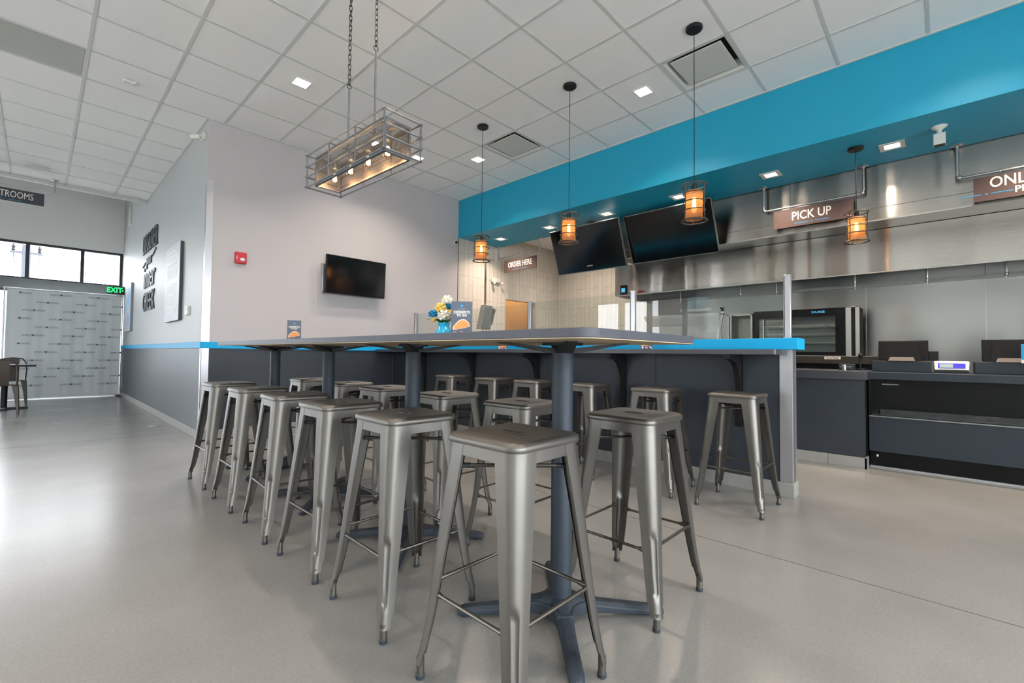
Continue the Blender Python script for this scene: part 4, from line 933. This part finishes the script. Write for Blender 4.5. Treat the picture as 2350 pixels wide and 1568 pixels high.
bx('door', 'steel_plain', (-.3, 0, -.03, -.015, .0, .57), r2_); MB().tube([(-.2, .16, 0), (-.2, .16, .68)], .012, 8).tube([(-.2, .16, .6), (-.2, .1, .6)], .008, 6).tube([(-.2, .16, .08), (-.2, .1, .08)], .008, 6).build('door_handle', 'steel_plain', r2_)
sl_ = thing('steel_paddle', 'long stainless paddle leaning beside the cabinet behind the glass', 'tool', (7.15, 2.45, 1.04)); MB().loft([[(-.02, a_-.022, z), (.0, a_-.022, z), (.0, a_+.022, z), (-.02, a_+.022, z)] for a_, z in ((.07, 0), (-.05, .72))]).build('shaft', 'alu', sl_, smooth=0); MB().box(-.025, -.02, -.06, -.01, .66, .72).build('end_cap', 'black_plastic', sl_, smooth=0)
# napkin / folded steel dispenser near the tile wall
nd = thing('steel_dispenser', 'leaning stainless dispenser behind the bar next to the dessert card', 'dispenser', (5.10, 5.5, 0)); 
MB().loft([[(-.13, -.05, 1.42), (.10, -.05, 1.42), (.10, .06, 1.42), (-.13, .06, 1.42)], [(-.03, -.05, 1.83), (.14, -.05, 1.83), (.14, .06, 1.83), (-.03, .06, 1.83)]]).build('body', 'steel_plain', nd, smooth=0, bevel=.006)
MB().loft([[(.10, -.05, 1.5), (.13, -.05, 1.5), (.13, .06, 1.5), (.10, .06, 1.5)], [(.17, -.06, 1.78), (.21, -.06, 1.76), (.21, .07, 1.76), (.17, .07, 1.78)]]).build('flap', 'steel_plain', nd, smooth=0)
MB().tube([(0, 0, .9), (0, 0, 1.43)], .03, 12).build('stem', 'steel_plain', nd); bx('stand', 'steel_plain', (-.2, .2, -.2, .2, .0, .9), nd, bevel=.01)

# low wall and display case on the right
lw = thing('service_counter', 'slate fronted low service counter left of the black display case', 'counter', (5.25, .52, 0))
bx('front_panel', 'wainscot', (.0, .10, .01, 4.2, .10, .81), lw); bx('countertop', 'counter_dark', (-.03, .70, -.012, 4.2, .812, .892), lw, bevel=.003)
MB().box(-.015, .0, -.008, 4.2, 0, .10).box(-.015, .15, -.008, .01, 0, .10).build('base_tiles', 'base_tile', lw, smooth=0, bevel=.002); MB().box(-.016, -.0145, .285, .288, 0, .1).box(-.016, -.0145, .88, .883, 0, .1).build('grout_line', 'dark_gap', lw, smooth=0)
bx('end_panel', 'case_black', (.10, .6, -.0, .06, .0, .81), lw)
dc = thing('display_case', 'black fronted refrigerated display case under the registers', 'display case', (5.40, 0, 0))
YL, YR = .508, -2.4
bx('top_slab', 'case_grey', (-.02, .75, YR, YL, .818, .884), dc, bevel=.003)
bx('dark_front', 'case_black', (.10, .14, YR, YL, .50, .818), dc); bx('side_panel', 'case_black', (-.02, .12, YL-.02, YL, .47, .818), dc)
MB().box(-.01, .0, YR, YL-.02, .49, .545).build('front_glass_lip', 'guard', dc, smooth=0); bx('shelf_deck', 'case_grey', (0, .10, YR, YL-.02, .485, .50), dc); bx('sill_trim', 'bezel', (-.025, .12, YR, YL-.0, .472, .482), dc)
bx('lower_panel', 'case_grey', (-.01, .03, YR, YL, .155, .47), dc); bx('kick_panel', 'case_black', (.04, .08, YR, YL, .012, .155), dc); bx('floor_trim', 'alu', (.02, .04, YR, YL, 0, .014), dc)
bx('body', 'case_black', (.14, .75, YR, YL, .012, .818), dc)
MB().box(.098, .10, .30, .42, .765, .775).build('badge', 'bezel', dc, smooth=0); MB().lathe([(.008, .105), (.008, .125)], (-.012, .45), 10).build('knob', 'white_plastic', dc)
def register(y, lab):
    t = thing('cash_register', lab, 'cash register', (5.78, y, .8845), 0, 'touchscreen registers on the display case')
    bx('cash_drawer', 'case_grey', (-.03, .36, -.215, .215, .0, .105), t, bevel=.004)
    MB().loft([[(.0, -.20, .11), (.03, -.20, .11), (.03, .17, .11), (.0, .17, .11)], [(.06, -.20, .305), (.09, -.20, .305), (.09, .17, .305), (.06, .17, .305)]]).build('monitor_back', 'case_black', t, smooth=0, bevel=.006)
    MB().loft([[(-.035, -.15, .115), (.01, -.15, .115), (.01, .12, .115), (-.035, .12, .115)], [(.01, -.13, .255), (.06, -.13, .255), (.06, .10, .255), (.01, .10, .255)]]).build('monitor_hump', 'case_black', t, smooth=0)
    MB().loft([[(-.05, -.11, .106), (.1, -.11, .106), (.1, .09, .106), (-.05, .09, .106)], [(-.02, -.09, .152), (.07, -.09, .152), (.07, .07, .152), (-.02, .07, .152)]]).build('stand', 'cooktop', t, smooth=0)
    bx('card_reader', 'black_plastic', (.03, .07, -.27, -.20, .11, .20), t, bevel=.004)
    return t
register(.30, 'black touchscreen register left of the white customer display')
register(-.42, 'black touchscreen register at the right edge of the picture')
t = thing('customer_display', 'white customer price display with blue screen between the registers', 'display', (5.76, -.055, .8845))
MB().loft([[(-.03, -.11, .03), (.07, -.12, .0), (.07, .12, .0), (-.03, .11, .03)], [(.0, -.118, .105), (.06, -.11, .11), (.06, .11, .11), (.0, .118, .105)]]).build('housing', 'white_plastic', t, smooth=0, bevel=.004)
MB().loft([[(-.028, -.09, .045), (-.020, -.09, .045), (-.020, .09, .045), (-.028, .09, .045)], [(-.008, -.09, .09), (.0, -.09, .09), (.0, .09, .09), (-.008, .09, .09)]]).build('screen', 'lcd_blue', t, smooth=0)
MB().loft([[(-.030, -.01, .05), (-.022, -.01, .05), (-.022, .08, .05), (-.030, .08, .05)], [(-.0115, -.01, .085), (-.004, -.01, .085), (-.004, .08, .085), (-.0115, .08, .085)]]).build('lcd_window', 'lcd', t, smooth=0)
t = thing('card_stand', 'blue and white card standing at the right edge by the register', 'card', (5.70, -.505, .985)); bx('panel', 'line_blue', (-.003, .003, -.06, .03, .03, .16), t); bx('white_strip', 'white_plastic', (-.003, .003, -.06, .03, .0, .03), t)
# odds and ends on the service counter
t = thing('desk_microphone', 'small black gooseneck device beside the left register', 'device', (5.72, .60, .893)); MB().lathe([(0, 0), (.045, 0), (.045, .015), (0, .02)], n=18, cap=False).build('base', 'black_plastic', t); MB().tube([(0, 0, .015), (.01, .01, .08), (0, .0, .13)], .008, 8).build('neck', 'black_plastic', t); MB().sphere((0, 0, .145), .022, 12, 8, (1, 1, 1.3)).build('head', 'black_plastic', t)
t = thing('salt_shaker', 'small steel shaker on the service counter below the oven', 'shaker', (5.45, .70, .893)); MB().lathe([(0, 0), (.018, 0), (.016, .04), (0, .04)], n=16, cap=False).build('body', 'steel_plain', t); MB().lathe([(.017, .04), (.014, .052), (0, .055)], n=16, cap=False).build('cap', 'alu', t)
t = thing('receipt_printer', 'low dark card terminal on the service counter by the left register', 'printer', (5.62, .70, .893)); bx('case', 'case_grey', (-.07, .07, -.06, .06, 0, .06), t, bevel=.005); bx('slot', 'alu', (-.071, -.069, -.045, .045, .03, .035), t)
